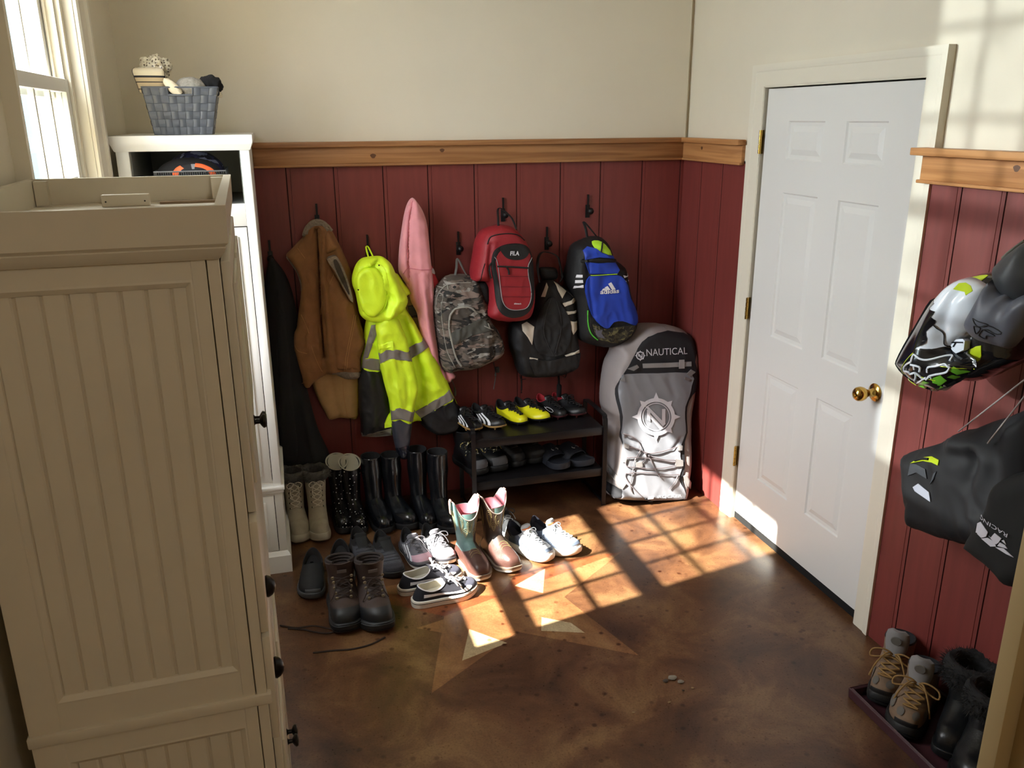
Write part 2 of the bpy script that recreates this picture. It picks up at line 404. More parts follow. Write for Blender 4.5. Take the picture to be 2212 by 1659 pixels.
wf.box(XL-.16, XL-.095, WY0, GY0-.03, WZ0, WZ1); wf.box(XL-.16, XL+.002, WY0-.02, WY0+.004, WZ0, WZ1+.02)
wf.box(XL-.16, XL+.002, WY1-.004, WY1+.02, WZ0, WZ1+.02); wf.box(XL-.16, XL+.002, WY0, WY1, WZ1-.004, WZ1+.02)
wf.box(XL-.12, XL-.03, GY1+.052, WY1, WZ0, WZ1)
for k in range(3): wf.box(XL-.105+k*.026, XL-.098+k*.026, GY1+.035, GY1+.056, WZ0, WZ1)
win = struct('window_1', wf, [m_case])
a, g = sash(XL-.055, 1.455, 2.012, .08, .042, 2)
o = build('lower_sash', a, m_sash, win, angle=30); build('glass', g, m_glass, o)
a, g = sash(XL-.100, 2.045, 2.86, .05, .04)
o = build('upper_sash', a, m_sash, win, angle=30); build('glass', g, m_glass, o)
sb = MB(); sb.box(XL-.16, XL+.06, WY0-.10, WY1+.08, WZ0-.02, WZ0, bev=.004); build('window_sill', sb, m_case, win)
wc = MB(); prof2 = [(0, 0), (0, .014), (.01, .02), (.075, .024), (.082, .034), (.10, .036), (.10, 0)]
casing(wc, WY1+.0, WY0-.0, WZ1, prof2, lambda y, p, z: (XL+p, y, z), leg_bottom=WZ0)
build('window_casing', wc, m_case, win, angle=25)

# ground outside and the tree that dapples the mirrored beam
gb = MB(); gb.box(-30, -3.0, -14, 14, -.5, -.4); tag(build('ground', gb, M('yard', (158, 156, 140), .9)), kind='structure')
hw_ = MB(); hw_.box(-10, -3.05, 6.5, 6.7, -.4, 4.6); tag(build('house_wing', hw_, M('teal_siding', (58, 80, 86), .8)), kind='structure')
sd = MB()
for k in range(13): sd.box(-7.05, -6.99, -8, 9, -.4+k*.16, -.4+k*.16+.15)
tag(build('neighbouring_house_wall', sd, M('pale_blue_siding', (170, 200, 212), .7)), kind='structure')

rt = random.Random(11)
tree = thing('yard_tree', 'small leafy tree in the yard outside the window', 'tree', (-5.6, .35, -.4))
tb_ = MB(); tb_.tube([(-5.6, .35, -.4), (-5.58, .33, .6), (-5.62, .3, 1.5), (-5.55, .28, 2.6)], [.07, .055, .04, .015], 0, 10)
for k in range(14):
    a = rt.uniform(0, 2*PI); z = rt.uniform(.9, 2.3); l = rt.uniform(.4, .8); tb_.tube([(-5.6, .32, z), (-5.6+math.cos(a)*l*.5, .32+math.sin(a)*l*.5, z+.15), (-5.6+math.cos(a)*l, .32+math.sin(a)*l, z+.35)], [.02, .012, .004], 0, 6)
build('trunk', tb_, M('bark', (90, 74, 60), .9), tree)
lf = MB()
for k in range(1300):
    a = rt.uniform(0, 2*PI); r_ = .95*rt.random()**.5; z = rt.uniform(.8, 3.0); c = Vector((-5.6+math.cos(a)*r_, .32+math.sin(a)*r_*1.0, z))
    if noise.noise(c*2.2) < .02: continue
    d = Vector((rt.gauss(0, 1), rt.gauss(0, 1), rt.gauss(0, .6))).normalized(); e = d.cross(Vector((.3, .2, .9))).normalized(); s_ = rt.uniform(.035, .06)
    lf.add([c-d*s_, c+e*s_*.45, c+d*s_, c-e*s_*.45], [(0, 1, 2, 3)])
build('foliage', lf, M('leaf_green', (86, 120, 60), .6), tree)
# ---------------------------------------------------------------- cabinets
m_white = M('white_enamel', (236, 236, 234), .35)
m_shaded = M('shaded_shelf_inside', (120, 122, 118), .6)  # white cubby inside, greyed in its colour to paint the shade there
m_grey = M('taupe_enamel', (206, 198, 180), .42, var=.05, scale=3)
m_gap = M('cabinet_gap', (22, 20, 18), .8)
m_knob = M('black_bronze', (24, 20, 18), .3, metal=.6)
FY = -.633
cab = thing('linen_cabinet', 'tall narrow white cabinet with louvred doors and an open top cubby in the corner', 'cabinet', (-2.38, -.33, 0))
X0, X1 = -2.622, -2.150
b = MB()
b.box(X0, X0+.045, FY, -.03, .10, 1.822, bev=.002); b.box(X1-.034, X1, FY, -.03, .10, 1.822, bev=.002)
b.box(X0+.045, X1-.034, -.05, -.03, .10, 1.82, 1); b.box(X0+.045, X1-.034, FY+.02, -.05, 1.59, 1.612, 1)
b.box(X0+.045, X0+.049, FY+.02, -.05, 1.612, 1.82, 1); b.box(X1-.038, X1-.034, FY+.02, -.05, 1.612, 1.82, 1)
b.box(X0+.045, X1-.034, FY, FY+.02, 1.525, 1.612, bev=.002)
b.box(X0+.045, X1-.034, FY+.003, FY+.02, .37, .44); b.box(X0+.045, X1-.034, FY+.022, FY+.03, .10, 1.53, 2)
build('body', b, [m_white, m_shaded, m_gap], cab)
b = MB(); b.rings([[(X0-.003-k, FY-.003-k, z), (X1+.003+k, FY-.003-k, z), (X1+.003+k, -.02, z), (X0-.003-k, -.02, z)] for k, z in ((0, 1.812), (.004, 1.82), (.008, 1.832), (.012, 1.842), (.012, 1.868))], 0, True, True)
build('top', b, m_white, cab, angle=25)
b = MB(); b.box(X0-.004, X1+.008, FY-.01, -.03, .384, .404, bev=.003); b.box(X0-.008, X1+.012, FY-.016, -.03, .398, .414, bev=.004)
build('ledge', b, m_white, cab)
b = MB(); b.rings([[(X0-k, FY-k, z), (X1+k, FY-k, z), (X1+k, -.03, z), (X0-k, -.03, z)] for k, z in ((.013, 0), (.013, .082), (.009, .086), (.006, .094), (0, .102))], 0, True, True)
build('base', b, m_white, cab, angle=25)
def louvre_door(z0, z1, lz0, lz1, pitch, parent, dark):
    d = MB(); x0, x1 = X0+.048, X1-.037; lx0, lx1 = x0+.052, -2.232; y = FY-.001
    d.box(x0, lx0, y, y+.018, z0, z1, bev=.0015); d.box(lx1, x1, y, y+.018, z0, z1, bev=.0015)
    d.box(lx0, lx1, y, y+.018, z0, lz0); d.box(lx0, lx1, y, y+.018, lz1, z1)
    o = build('door', d, m_white, parent)
    t = MB(); w = .010
    for (a0, a1, c0, c1) in ((lx0-w, lx0, lz0-w, lz1+w), (lx1, lx1+w, lz0-w, lz1+w)): t.box(a0, a1, y-.008, y, c0, c1, bev=.003)
    t.box(lx0, lx1, y-.008, y, lz0-w, lz0, bev=.003); t.box(lx0, lx1, y-.008, y, lz1, lz1+w, bev=.003)
    n = int(round((lz1-lz0)/pitch)); p = (lz1-lz0)/n
    for k in range(n):
        z = lz0+k*p; t.ext([(y-.004, z+.001), (y+.001, z), (y+.012, z+p*1.0), (y+.006, z+p*.98)], lx0, lx1, axis=0)
    build('louvre', t, m_white, o, angle=25)
    return o
louvre_door(.437, 1.521, .478, 1.478, .0255, cab, 0)
louvre_door(.105, .368, .135, .333, .033, cab, 0)

arm = thing('armoire', 'taupe beadboard armoire with a recessed open top, closest to the camera', 'cabinet', (-2.176, -2.61, 0), math.radians(1.5))
# local frame: x from -.425 (wall) to 0 (front), y from 0 (near side) to .80
def lb(*a, **k): pass
W_, D_ = .425, .80
b = MB()
b.box(-W_+.004, -.004, .004, D_-.004, .02, 1.715)
# near side: stiles and rails over beadboard
def side(z0, z1, rb_, rt, ogee=True):
    b.box(-W_, -.370, -.010, .004, z0, z1, bev=.0015); b.box(-.046, -.022, -.010, .004, z0, z1, bev=.0015); b.box(-.020, 0, -.010, .004, z0, z1, bev=.0015)
    b.box(-.371, -.045, -.0085, .004, z0, z0+rb_); b.box(-.371, -.045, -.0085, .004, z1-rt, z1)
    bx = [(-.371, -.045)]
    R = []
    for k, d in ((0, -.0085), (.004, -.0095), (.010, -.006), (.013, -.0035), (.015, .002)):
        R.append([(-.371+k, d, z0+rb_+k), (-.045-k, d, z0+rb_+k), (-.045-k, d, z1-rt-k), (-.371+k, d, z1-rt-k)])
    b.rings(R, 0)
side(.83, 1.715, .062, .048); side(.05, .81, .062, .044)
def beads(z0, z1):
    x = -.365; pr = []
    pr.append((-.371, .001))
    k = -.371+.012
    while k < -.05:
        pr += [(k-.005, .001), (k-.0018, .0042), (k+.0018, .0042), (k+.005, .001)]; k += .0395
    pr.append((-.045, .001))
    b.rings([[(u, d-.003, z) for u, d in pr] for z in (z0, z1)], lambda k, i: 1 if pr[i][1] > .004 and pr[i+1][1] > .004 else 0, closed=False)
beads(.83, 1.7); beads(.06, .80)
build('body', b, [m_grey, M('bead_line', (188, 178, 158), .7)], arm, world=False, angle=22)
b = MB(); b.box(-W_-.004, .008, -.017, D_+.004, .811, .835, bev=.004); build('ledge', b, m_grey, arm, world=False)
b = MB(); b.box(-W_-.003, .005, -.014, D_+.004, 0, .06, bev=.003); build('base', b, m_grey, arm, world=False)
t = MB(); OY = -.020; zt = 1.79; zi = 1.727
def rim_ring(k, z, yk=None): return [(-W_-k, OY+.006-k if yk is None else yk, z), (k, OY+.006-k if yk is None else yk, z), (k, D_-.006+k, z), (-W_-k, D_-.006+k, z)]
t.rings([rim_ring(.0, 1.700), rim_ring(.004, 1.704), rim_ring(.010, 1.712), rim_ring(.014, 1.720), rim_ring(.012, 1.722), rim_ring(.018, 1.728), rim_ring(.020, 1.790),
         rim_ring(.002, 1.790), rim_ring(.002, zi)], 0, cap0=True, cap1=True)
for (x, y) in ((-W_+.0, .0), (-W_, D_-.03), (-.028, D_-.03)): t.box(x, x+.028, y, y+.028, zi-.001, 1.786)
t.box(-W_, 0, D_-.03, D_-.012, zi, zi+.003, 0)
build('crown_tray', t, m_grey, arm, world=False, angle=25)
t = MB(); t.box(-.275, -.170, D_-.085, D_-.062, zi, zi+.028, bev=.002)
for x in (-.266, -.18): t.lathe([(0, 0), (.002, 0), (.002, -.001), (0, -.001)], (x, D_-.085, zi+.012), axis=1, n=8, m=1)
bl = build('cleat', t, [m_grey, m_gap], arm, world=False)
t = MB(); t.box(-.15, -.02, D_-.055, D_-.03, zi, zi+.006); build('shim', t, M('raw_board', (130, 108, 84), .8), arm, world=False)
# front doors, drawers, knobs
def front(name, y0, y1, z0, z1, panel=True):
    d = MB(); x = 0
    d.box(x, x+.016, y0, y1, z0, z1, bev=.003)
    if panel: 
        d.box(x+.016, x+.022, y0+.035, y1-.035, z0+.045, z1-.045, bev=.003); d.box(x+.016, x+.018, y0+.05, y1-.05, z0+.06, z1-.06)
    return build(name, d, m_grey, arm, world=False)
def knob(parent, y, z, x=.016):
    k = MB(); k.lathe([(0, x), (.010, x), (.011, x+.004), (.006, x+.009), (.0055, x+.018), (.012, x+.022), (.0165, x+.026), (.015, x+.031), (.008, x+.034), (0, x+.034)], (0, y, z), axis=0, n=20)
    return build('knob', k, m_knob, parent, world=False)
def cup(parent, y, z, x=.016):
    k = MB(); k.lathe([(0, x), (.022, x), (.023, x+.004), (.019, x+.012), (.011, x+.018), (0, x+.020)], (0, y, z), axis=0, n=20)
    return build('pull', k, m_knob, parent, world=False)
d1 = front('door', .03, .398, 1.21, 1.69); d2 = front('door', .402, .77, 1.21, 1.69)
knob(d1, .375, 1.272); knob(d2, .425, 1.262)
d3 = front('door', .03, .398, .09, .70); d4 = front('door', .402, .77, .09, .70)
knob(d3, .375, .395); knob(d4, .425, .385)
d5 = front('drawer', .0, .8, .965, 1.205, False); cup(d5, .11, 1.003)
d6 = front('drawer', .0, .8, .715, .955, False); cup(d6, .11, .806)

# ---------------------------------------------------------------- on and in the tall cabinet
m_wv = M('grey_strap', (80, 84, 92), .38, var=.12, scale=20)
bk = thing('storage_basket', 'woven grey plastic basket with flared sides on top of the white cabinet', 'basket', (-2.385, -.50, 1.868))
bt = (-2.512, -2.245, -.562, -.40); bb = (-2.488, -2.282, -.562+.02, -.43)
zb0, zb1 = 1.869, 2.040
def bp(u, v, sidei, off=0):
    """sidei 0 front,1 right,2 back,3 left; u 0..1 along, v 0..1 up"""
    x0 = bb[0]+(bt[0]-bb[0])*v; x1 = bb[1]+(bt[1]-bb[1])*v; y0 = bb[2]+(bt[2]-bb[2])*v; y1 = bb[3]+(bt[3]-bb[3])*v
    z = zb0+(zb1-zb0)*v
    return {0: (x0+(x1-x0)*u, y0-off, z), 1: (x1+off, y0+(y1-y0)*u, z), 2: (x1+(x0-x1)*u, y1+off, z), 3: (x0-off, y1+(y0-y1)*u, z)}[sidei]
b = MB()
for sd_, nu in ((0, 9), (1, 6), (2, 9), (3, 6)):
    nv = 6
    for i in range(nu):
        for j in range(nv):
            if j == nv-1 and sd_ in (0, 2) and 2 < i < 6 and i != 9: continue
            hor = (i+j) % 2
            u0, u1, v0, v1 = i/nu, (i+1)/nu, j/nv, (j+1)/nv
            G = []
            for a in range(4):
                row = []
                for c in range(4):
                    fa, fc = a/3, c/3
                    bul = (math.sin(PI*fc) if hor else math.sin(PI*fa))*.0035
                    row.append(bp(u0+(u1-u0)*(.01+.98*fc), v0+(v1-v0)*(.01+.98*fa), sd_, bul))
                G.append(row)
            b.rings(G, 0, closed=False)
    # inner shell
    b.add([bp(0, 0, sd_, -.003), bp(1, 0, sd_, -.003), bp(1, .83, sd_, -.003), bp(0, .83, sd_, -.003)], [(0, 1, 2, 3)], 1)
    b.tube([bp(0, 1, sd_), bp(1, 1, sd_)], .0035, 0, 6)
b.add([bp(0, .01, 0), bp(1, .01, 0), bp(1, .01, 2), bp(0, .01, 2)][:4], [(0, 1, 2, 3)], 1)
build('woven_body', b, [m_wv, M('basket_inside', (62, 66, 72), .8)], bk)
b = MB(); b.tube([bp(.33, .83, 0, .001), bp(.33, .985, 0, .001)], .003); b.tube([bp(.67, .83, 0, .001), bp(.67, .985, 0, .001)], .003); b.tube([bp(.33, .84, 0, .002), bp(.5, .835, 0, .002), bp(.67, .84, 0, .002)], .004)
build('handle', b, m_wv, bk)

def blob(name, label, cat, c, r, mt, rot=(0, 0, 0), lump=.15, freq=3, n=28, group=None, fn=None, seed=0, mats=None, mfn=None):
    """soft lumpy ellipsoid (cloth, knit)"""
    R = Euler(rot).to_matrix(); mb = MB(); rings = []
    for i in range(1, n):
        th = PI*i/n; ring = []
        for k in range(2*n):
            ph = 2*PI*k/(2*n); d = Vector((math.sin(th)*math.cos(ph), math.sin(th)*math.sin(ph), math.cos(th)))
            s = 1+lump*noise.noise(d*freq+Vector((seed, seed*2, 0)))+lump*.4*noise.noise(d*freq*3+Vector((seed, 1, 0)))
            if fn: s *= fn(d)
            p = R @ Vector((d.x*r[0]*s, d.y*r[1]*s, d.z*r[2]*s)); ring.append((c[0]+p.x, c[1]+p.y, c[2]+p.z))
        rings.append(ring)
    mb.rings(rings, (lambda k, i: mfn(k/(n-2), i/(2*n))) if mfn else 0, True, True)
    o = build(name, mb, mats or mt); tag(o, label, cat, group); return o
def bxy(px, py, y=-.5): return tuple(at(px, py, 1, y))
knit_dots = dots_mat('speckled_cream_knit', (206, 198, 178), (96, 84, 72), 95, .34)
blob('knit_hat', 'speckled cream knitted hat sticking up behind the plaid scarf in the basket', 'hat', bxy(334, 152, -.46), (.060, .040, .050), knit_dots, rot=(0, -.5, 0), lump=.35, freq=2.4)
# plaid scarf: folded roll with bands
m_sc = [M('cream_wool', (226, 214, 188), .9), M('black_wool', (40, 38, 40), .9), M('tan_wool', (196, 176, 142), .9)]
sc = MB(); R = []
c0 = Vector(bxy(329, 182, -.515)); 
for i, t in enumerate(np.linspace(0, 1, 26)):
    zc = -.03+.088*t; wd = .054*(1-.08*math.cos(3*t)); ring = []
    for k in range(28):
        a = 2*PI*k/28; sx = abs(math.cos(a))**.7*math.copysign(1, math.cos(a)); sy = abs(math.sin(a))**.8*math.copysign(1, math.sin(a))
        top = math.sqrt(max(0, 1-max(0, (t-.80)/.2)**2)); top = max(top, .15)
        ring.append((c0.x+sx*wd*(.75+.25*top)-.010*t, c0.y+sy*.026*top, c0.z+zc))
    R.append(ring)
def scm(k, i):
    t = k/25
    if i in (14, 15, 27, 0): return 1
    if .56 < t < .66 or .38 < t < .44 or .10 < t < .16: return 1
    return 0 if t > .66 else 2
sc.rings(R, scm, True, True)
o = build('plaid_scarf', sc, m_sc); tag(o, 'folded cream scarf with black and tan plaid bands in the basket', 'scarf')
blob('mitten', 'cream fleece mitten with a black cuff hanging over the basket rim by its handle hole', 'mitten', bxy(374, 190, -.55), (.019, .016, .042), None, rot=(0, -.75, 0), lump=.12, mats=m_sc, mfn=lambda a, c: 1 if a > .78 else 0, n=20)
blob('knit_hat', 'heather grey knitted hat in the middle of the basket', 'hat', bxy(412, 194, -.50), (.060, .045, .046), M('grey_knit', (150, 146, 138), .95, var=.25, scale=150, bump=.8, bscale=130), lump=.06)
blob('winter_hat', 'black fleece hat at the right end of the basket', 'hat', bxy(456, 184, -.47), (.044, .038, .036), M('black_fleece', (18, 18, 20), .95), rot=(0, .3, 0), lump=.18, freq=2)
blob('fingerless_glove', 'cream and black striped glove poking over the right side of the basket', 'glove', bxy(470, 203, -.49), (.020, .018, .011), None, rot=(0, .5, 0), lump=.1, mats=m_sc, mfn=lambda a, c: 1 if int(c*16) % 4 == 0 else 0, n=16)

# cubby: mesh bin with caps
def arch(name, label, c, rx, rz, y0, y1, mats, mfn, cat='hat', n=30):
    mb = MB(); R = []
    for i in range(13):
        s = i/12; ring = []
        kk = math.sin(PI*(.08+.84*s))**.5
        for k in range(n+1):
            a = PI*k/n; f = 1+.03*noise.noise(Vector((math.cos(a)*3, s*4, rx*9)))
            ring.append((c[0]-math.cos(a)*rx*kk*f, y0+(y1-y0)*s, c[1]+math.sin(a)*rz*kk*f))
        R.append(ring)
    mb.rings(R, mfn, True, True); o = build(name, mb, mats); tag(o, label, cat); return o
zc = 1.735; bx = at(412, 372, 1, -.60).x
o = arch('winter_hat', 'navy tie-dye hat on top of the pile in the cabinet cubby', (bx+.012, zc-.01), .107, .083, -.54, -.42, [camo_mat('tie_dye_navy', [(14, 16, 34), (34, 38, 78), (120, 128, 160)], 26, (1, 1, 1), 0)], 0)
mbk = M('black_cap_cloth', (20, 21, 26), .85); mor = M('orange_piping', (235, 105, 55), .6)
o = arch('baseball_cap', 'black cap lying in front of the navy hat in the cubby', (bx-.008, zc-.012), .117, .062, -.60, -.52, [mbk], 0)
o = arch('cycling_cap', 'black cap with an orange edge at the front of the cubby', (bx+.012, zc-.012), .083, .045, -.622, -.56, [mbk, mor, M('grey_stitch', (120, 122, 128), .8)], lambda k, i: (1 if 1 <= k <= 3 and (i < 9 or i > 15) else (2 if k < 3 and i in (4, 5, 14, 15, 25) else 0)))
wbn = thing('wire_bin', 'low grey wire mesh bin holding the caps in the cubby', 'bin', (bx, -.5, 1.614))
b = MB()
for z in (1.62, 1.65, 1.68, 1.71, 1.737):
    r = .0016 if z < 1.73 else .003
    P = [(bx-.128, -.625, z), (bx+.128, -.625, z), (bx+.128, -.38, z), (bx-.128, -.38, z), (bx-.128, -.625, z)]
    for a, c in zip(P, P[1:]): b.tube([a, c], r, 0, 6)
for k in range(33):
    x = bx-.128+.008*k; b.tube([(x, -.625, 1.616), (x, -.625, 1.737)], .0009, 0, 4)
for k in range(17):
    y = -.625+.0153*k
    for x in (bx-.128, bx+.128): b.tube([(x, y, 1.616), (x, y, 1.737)], .0009, 0, 4)
build('mesh_wall', b, M('grey_wire', (110, 112, 115), .4, metal=.5), wbn)
b = MB(); b.box(bx-.126, bx+.126, -.623, -.382, 1.613, 1.616); build('bin_floor', b, MATS['grey_wire'], wbn)
# ---------------------------------------------------------------- footwear
def sgp(a, e): return math.copysign(abs(a)**e, a)
def lerp(a, b, t): return a+(b-a)*t
def npint(x, xs, ys): return float(np.interp(x, xs, ys))
TOE_Z = [(0, 0), (.12, .22), (.28, .40), (.45, .52), (.62, .62), (.80, .79), (1, 1)]
TOE_H = [(0, 0), (.12, .0), (.28, .07), (.45, .24), (.62, .50), (.80, .78), (1, 1)]
class Shoe:
    def __init__(s, L=.28, W=.10, sole=.022, ccx=-.06, ca=.055, cb=.034, hb=.075, hs=.055, hf=.095, ex=.85, ey=.8, toeh=1., spring=.012, shaft=(), scallop=None, side=1, heel=0, narrow=.76, heel_sole=0, bulge=.0, toeg=.9, N=44, K=14):
        s.__dict__.update(locals()); del s.__dict__['s']
    def g(s, t): return npint(t, [0, .2, .4, .58, .74, .9, 1], [.84, s.narrow+.03, s.narrow, .9, 1, s.toeg+.05, s.toeg])
    def tx(s, ph): return (1+sgp(math.cos(ph), s.ex))/2
    def lift(s, x):
        t = (x+s.L/2)/s.L; return s.spring*max(0, (t-.72)/.28)**2 + s.heel_sole*max(0, 1-max(0, (t-.25)/.3))**1 * (1 if t < .55 else 0)
    def out(s, ph, k=0):
        t = s.tx(ph); w = s.W/2*abs(math.sin(ph))**s.ey*s.g(t)
        asym = s.side*s.W*.06*math.sin(PI*min(1, max(0, (t-.25)/.75)))-s.side*s.W*.05*max(0, t-.8)/.2
        c, sn = math.cos(ph), math.sin(ph)
        return (s.L*(t-.5)+c*k, math.copysign(w, sn)+asym*(1 if True else 0)+sn*k)
    def ztop(s, ph):
        c = math.cos(ph); return s.hs+(s.hf-s.hs)*max(0, c)**2+(s.hb-s.hs)*max(0, -c)**2
    def S(s, ph, v, off=0):
        c, sn = math.cos(ph), math.sin(ph); o = s.out(ph, -.003)
        col = (s.ccx+s.ca*c, s.cb*sn)
        f = ((1+c)/2)**1.3
        hx = f*npint(v, [a for a, _ in TOE_H], [b for _, b in TOE_H])+(1-f)*(v**1.5)
        hz = f*npint(v, [a for a, _ in TOE_Z], [b*(s.toeh if 0 < a < .6 else 1) for a, b in TOE_Z])+(1-f)*v
        bul = s.bulge*math.sin(PI*v)
        x = lerp(o[0], col[0], hx); y = lerp(o[1], col[1], hx)*(1+bul*.3); z0 = s.sole+s.lift(o[0])
        z = z0+(s.ztop(ph)-s.sole)*hz - (z0-s.sole)*hz
        p = Vector((x, y, z))
        if off:
            e = .02; a = s.S(ph+e, v)-s.S(ph-e, v); b = s.S(ph, min(1, v+e))-s.S(ph, max(0, v-e)); n = b.cross(a)
            if n.length > 1e-9:
                n.normalize(); q = Vector((x-s.ccx*.6, y, z-.02))
                if n.dot(q) < 0: n = -n
                p = p+n*off
        return p
    def upper(s, mfn=0, lin_m=1, thick=.004, lin_depth=.03):
        mb = MB(); N, K = s.N, s.K; PH = [2*PI*i/N for i in range(N)]
        R = [[tuple(s.S(p, k/K)) for p in PH] for k in range(K+1)]
        for (z, cx_, a, b) in s.shaft:
            R.append([[cx_+a*sgp(math.cos(p), .9), b*sgp(math.sin(p), .9), z] for p in PH])
        if s.scallop:
            for q, p in zip(R[-1], PH): q[2] += s.scallop(p)
        R = [[tuple(p) for p in r] for r in R]
        nk = len(R)-1; top = R[-1]
        cxm = sum(p[0] for p in top)/N; cym = sum(p[1] for p in top)/N
        def ins(r, k, dz):
            mx = sum(p[0] for p in r)/len(r); my = sum(p[1] for p in r)/len(r); o = []
            for p in r:
                d = Vector((p[0]-mx, p[1]-my)); l = max(d.length, 1e-6); d = d*(max(0, l-k)/l); o.append((mx+d.x, my+d.y, p[2]+dz))
            return o
        L1 = ins(top, thick*.4, thick*.5); L2 = ins(top, thick, 0)
        down = [L2]
        if s.shaft:
            for r in list(reversed(R[:-1]))[:max(1, len(s.shaft)//1)]: down.append(ins(r, thick, 0))
            last = down[-1]
        else: last = L2
        bot = [(p[0]*.98, p[1]*.96, max(s.sole+.006, (p[2]-lin_depth))) for p in last]
        R2 = [top, L1]+down+[bot]
        mb.rings(R, mfn if callable(mfn) else (lambda k, i: mfn))
        lb_ = MB(); lb_.rings(R2, 0, cap1=True)
        return mb, lb_
    def solemesh(s, m0=0, layers=None, ext_=.003, heel_gap=None):
        mb = MB(); PH = [2*PI*i/s.N for i in range(s.N)]
        prof = layers or [(-.004, 0, 0), (.001, .003, 0), (ext_, .006, 0), (ext_, .9, 0), (ext_-.002, 1.0, 0), (-.006, 1.0, 0)]
        R = []; 
        for k, h, mm in prof:
            ring = []
            for p in PH:
                x, y = s.out(p, k); t = (x+s.L/2)/s.L
                z = (h if h < .02 else h*s.sole)+s.lift(x)*1.0
                if s.heel_sole and h < .02: z = s.spring*max(0, (t-.72)/.28)**2
                ring.append((x, y, z))
            R.append(ring)
        mm = [q[2] for q in prof]
        mb.rings(R, lambda k, i: mm[min(k+1, len(mm)-1)], True, True); return mb
    def patch(s, ph0, ph1, v0, v1, off=.0015, n=8, m=0, slant=0., mb=None):
        mb = mb or MB(); G = []
        for j in range(n+1):
            v = lerp(v0, v1, j/n); G.append([tuple(s.S(lerp(ph0, ph1, i/n)+slant*(j/n), v, off)) for i in range(n+1)])
        mb.rings(G, m, closed=False); return mb
def add_laces(s, parent, mt, rows=5, v0=.52, v1=.93, d0=.16, d1=.42, r=.0022, bow=True, eye=None, off=.004, bowsize=1., droop=1.):
    mb = MB(); P = []
    for j in range(rows):
        t = j/(rows-1); v = lerp(v0, v1, t); d = lerp(d0, d1, t); P.append((v, d))
    for j in range(rows):
        v, d = P[j]
        if j == 0: mb.tube([s.S(a*d, v, off) for a in (-1, -.5, 0, .5, 1)], r, 0, 6)
        if j < rows-1:
            v2, d2 = P[j+1]
            for sg in (1, -1): mb.tube([s.S(sg*lerp(d, -d2, q), lerp(v, v2, q), off+.001*(sg+1)) for q in (0, .25, .5, .75, 1)], r, 0, 6)
    if bow:
        c = s.S(0, v1, off+.004); b = bowsize
        for sg in (1, -1):
            loop = [c+Vector(q)*b for q in ((0, 0, 0), (.006, sg*.018, .010), (.010, sg*.038, .004), (.016, sg*.040, -.010), (.014, sg*.022, -.006), (.003, sg*.004, 0))]
            mb.tube([Vector(q) for q in catmull(loop, 4)], r*.9, 0, 6)
            end = [c+Vector(q)*b for q in ((0, 0, 0), (.012, sg*.012, .006), (.028, sg*.026, -.012*droop), (.036, sg*.034, -.034*droop))]
            mb.tube([Vector(q) for q in catmull(end, 4)], r*.9, 0, 6)
        mb.lathe([(0, -.004), (.005, -.002), (.005, .002), (0, .004)], tuple(c), n=8)
    o = build('laces', mb, mt, parent, world=False)
    if eye:
        e = MB()
        for v, d in P:
            for sg in (1, -1):
                q = s.S(sg*(d+.03), v, off-.001); e.lathe([(0, -.002), (.0045, -.001), (.0045, .0015), (0, .0015)], tuple(q), n=8)
        build('eyelets', e, eye, parent, world=False)
    return o
def add_tongue(s, parent, mt, h=.03, w=.024, v=.7, lean=.0, thick=.006):
    mb = MB(); base = s.S(0, v, .001); top = s.S(0, 1, .002); R = []
    for q in (0, .3, .6, .85, 1.0):
        if q < .6: c = base.lerp(top, q/.6)
        else: c = top+Vector((lean*(q-.6)/.4-.006*(q-.6)/.4, 0, h*(q-.6)/.4))
        ww = w*(.75+.3*q)*(1 if q < 1 else .7); ring = []
        for k in range(16):
            a = 2*PI*k/16; ring.append((c.x+math.cos(a)*thick-(abs(math.sin(a))**2)*.006, c.y+math.sin(a)*ww, c.z-(abs(math.sin(a))**2)*.004))
        R.append(ring)
    mb.rings(R, 0, True, True); return build('tongue', mb, mt, parent, world=False)
def place(name, label, cat, toe, head, L, z=0, group=None, sc=(1.06, 1.16, 1.05)):
    """root of a shoe whose toe tip touches photo pixel toe on the plane at height z, pointing along head (deg)"""
    p = at(toe[0], toe[1], 2, z); a = math.radians(head)
    o = thing(name, label, cat, (p.x-math.cos(a)*L/2*sc[0], p.y-math.sin(a)*L/2*sc[0], z), a, group or {0: 'footwear lined up on the floor', 43: 'football boots on the upper shelf', 20: 'footwear on the lower shelf', 1: 'boots in the boot tray'}.get(round(z*100))); o.scale = sc; return o

lea = lambda n, c, r=.5, v=.15: M(n, c, r, var=v, scale=25, bump=.25, bscale=180)
m_crm = lea('cream_suede', (162, 152, 132), .75); m_crms = M('cream_rubber', (172, 164, 144), .5)
m_blk = M('black_leather', (16, 16, 18), .42, bump=.2, bscale=150); m_blkr = M('black_rubber', (17, 19, 23), .24, coat=.25)
m_blks = M('black_sole', (16, 16, 17), .6); m_dkg = M('dark_lining', (24, 24, 27), .9)
m_wht = M('white_rubber', (226, 222, 212), .5); m_lacew = M('white_lace', (226, 226, 232), .8); m_laceb = M('black_lace', (16, 14, 14), .8)
m_ivory = M('ivory_lining', (176, 172, 158), .8)
m_dots = dots_mat('black_with_white_dots', (12, 12, 14), (205, 205, 205), 56, .17)
m_furg = M('grey_fur', (74, 71, 68), .95, var=.45, scale=60); m_furk = M('black_fur', (30, 29, 29), .95, var=.5, scale=60)
m_eye = M('eyelet_metal', (150, 140, 120), .35, metal=.8)

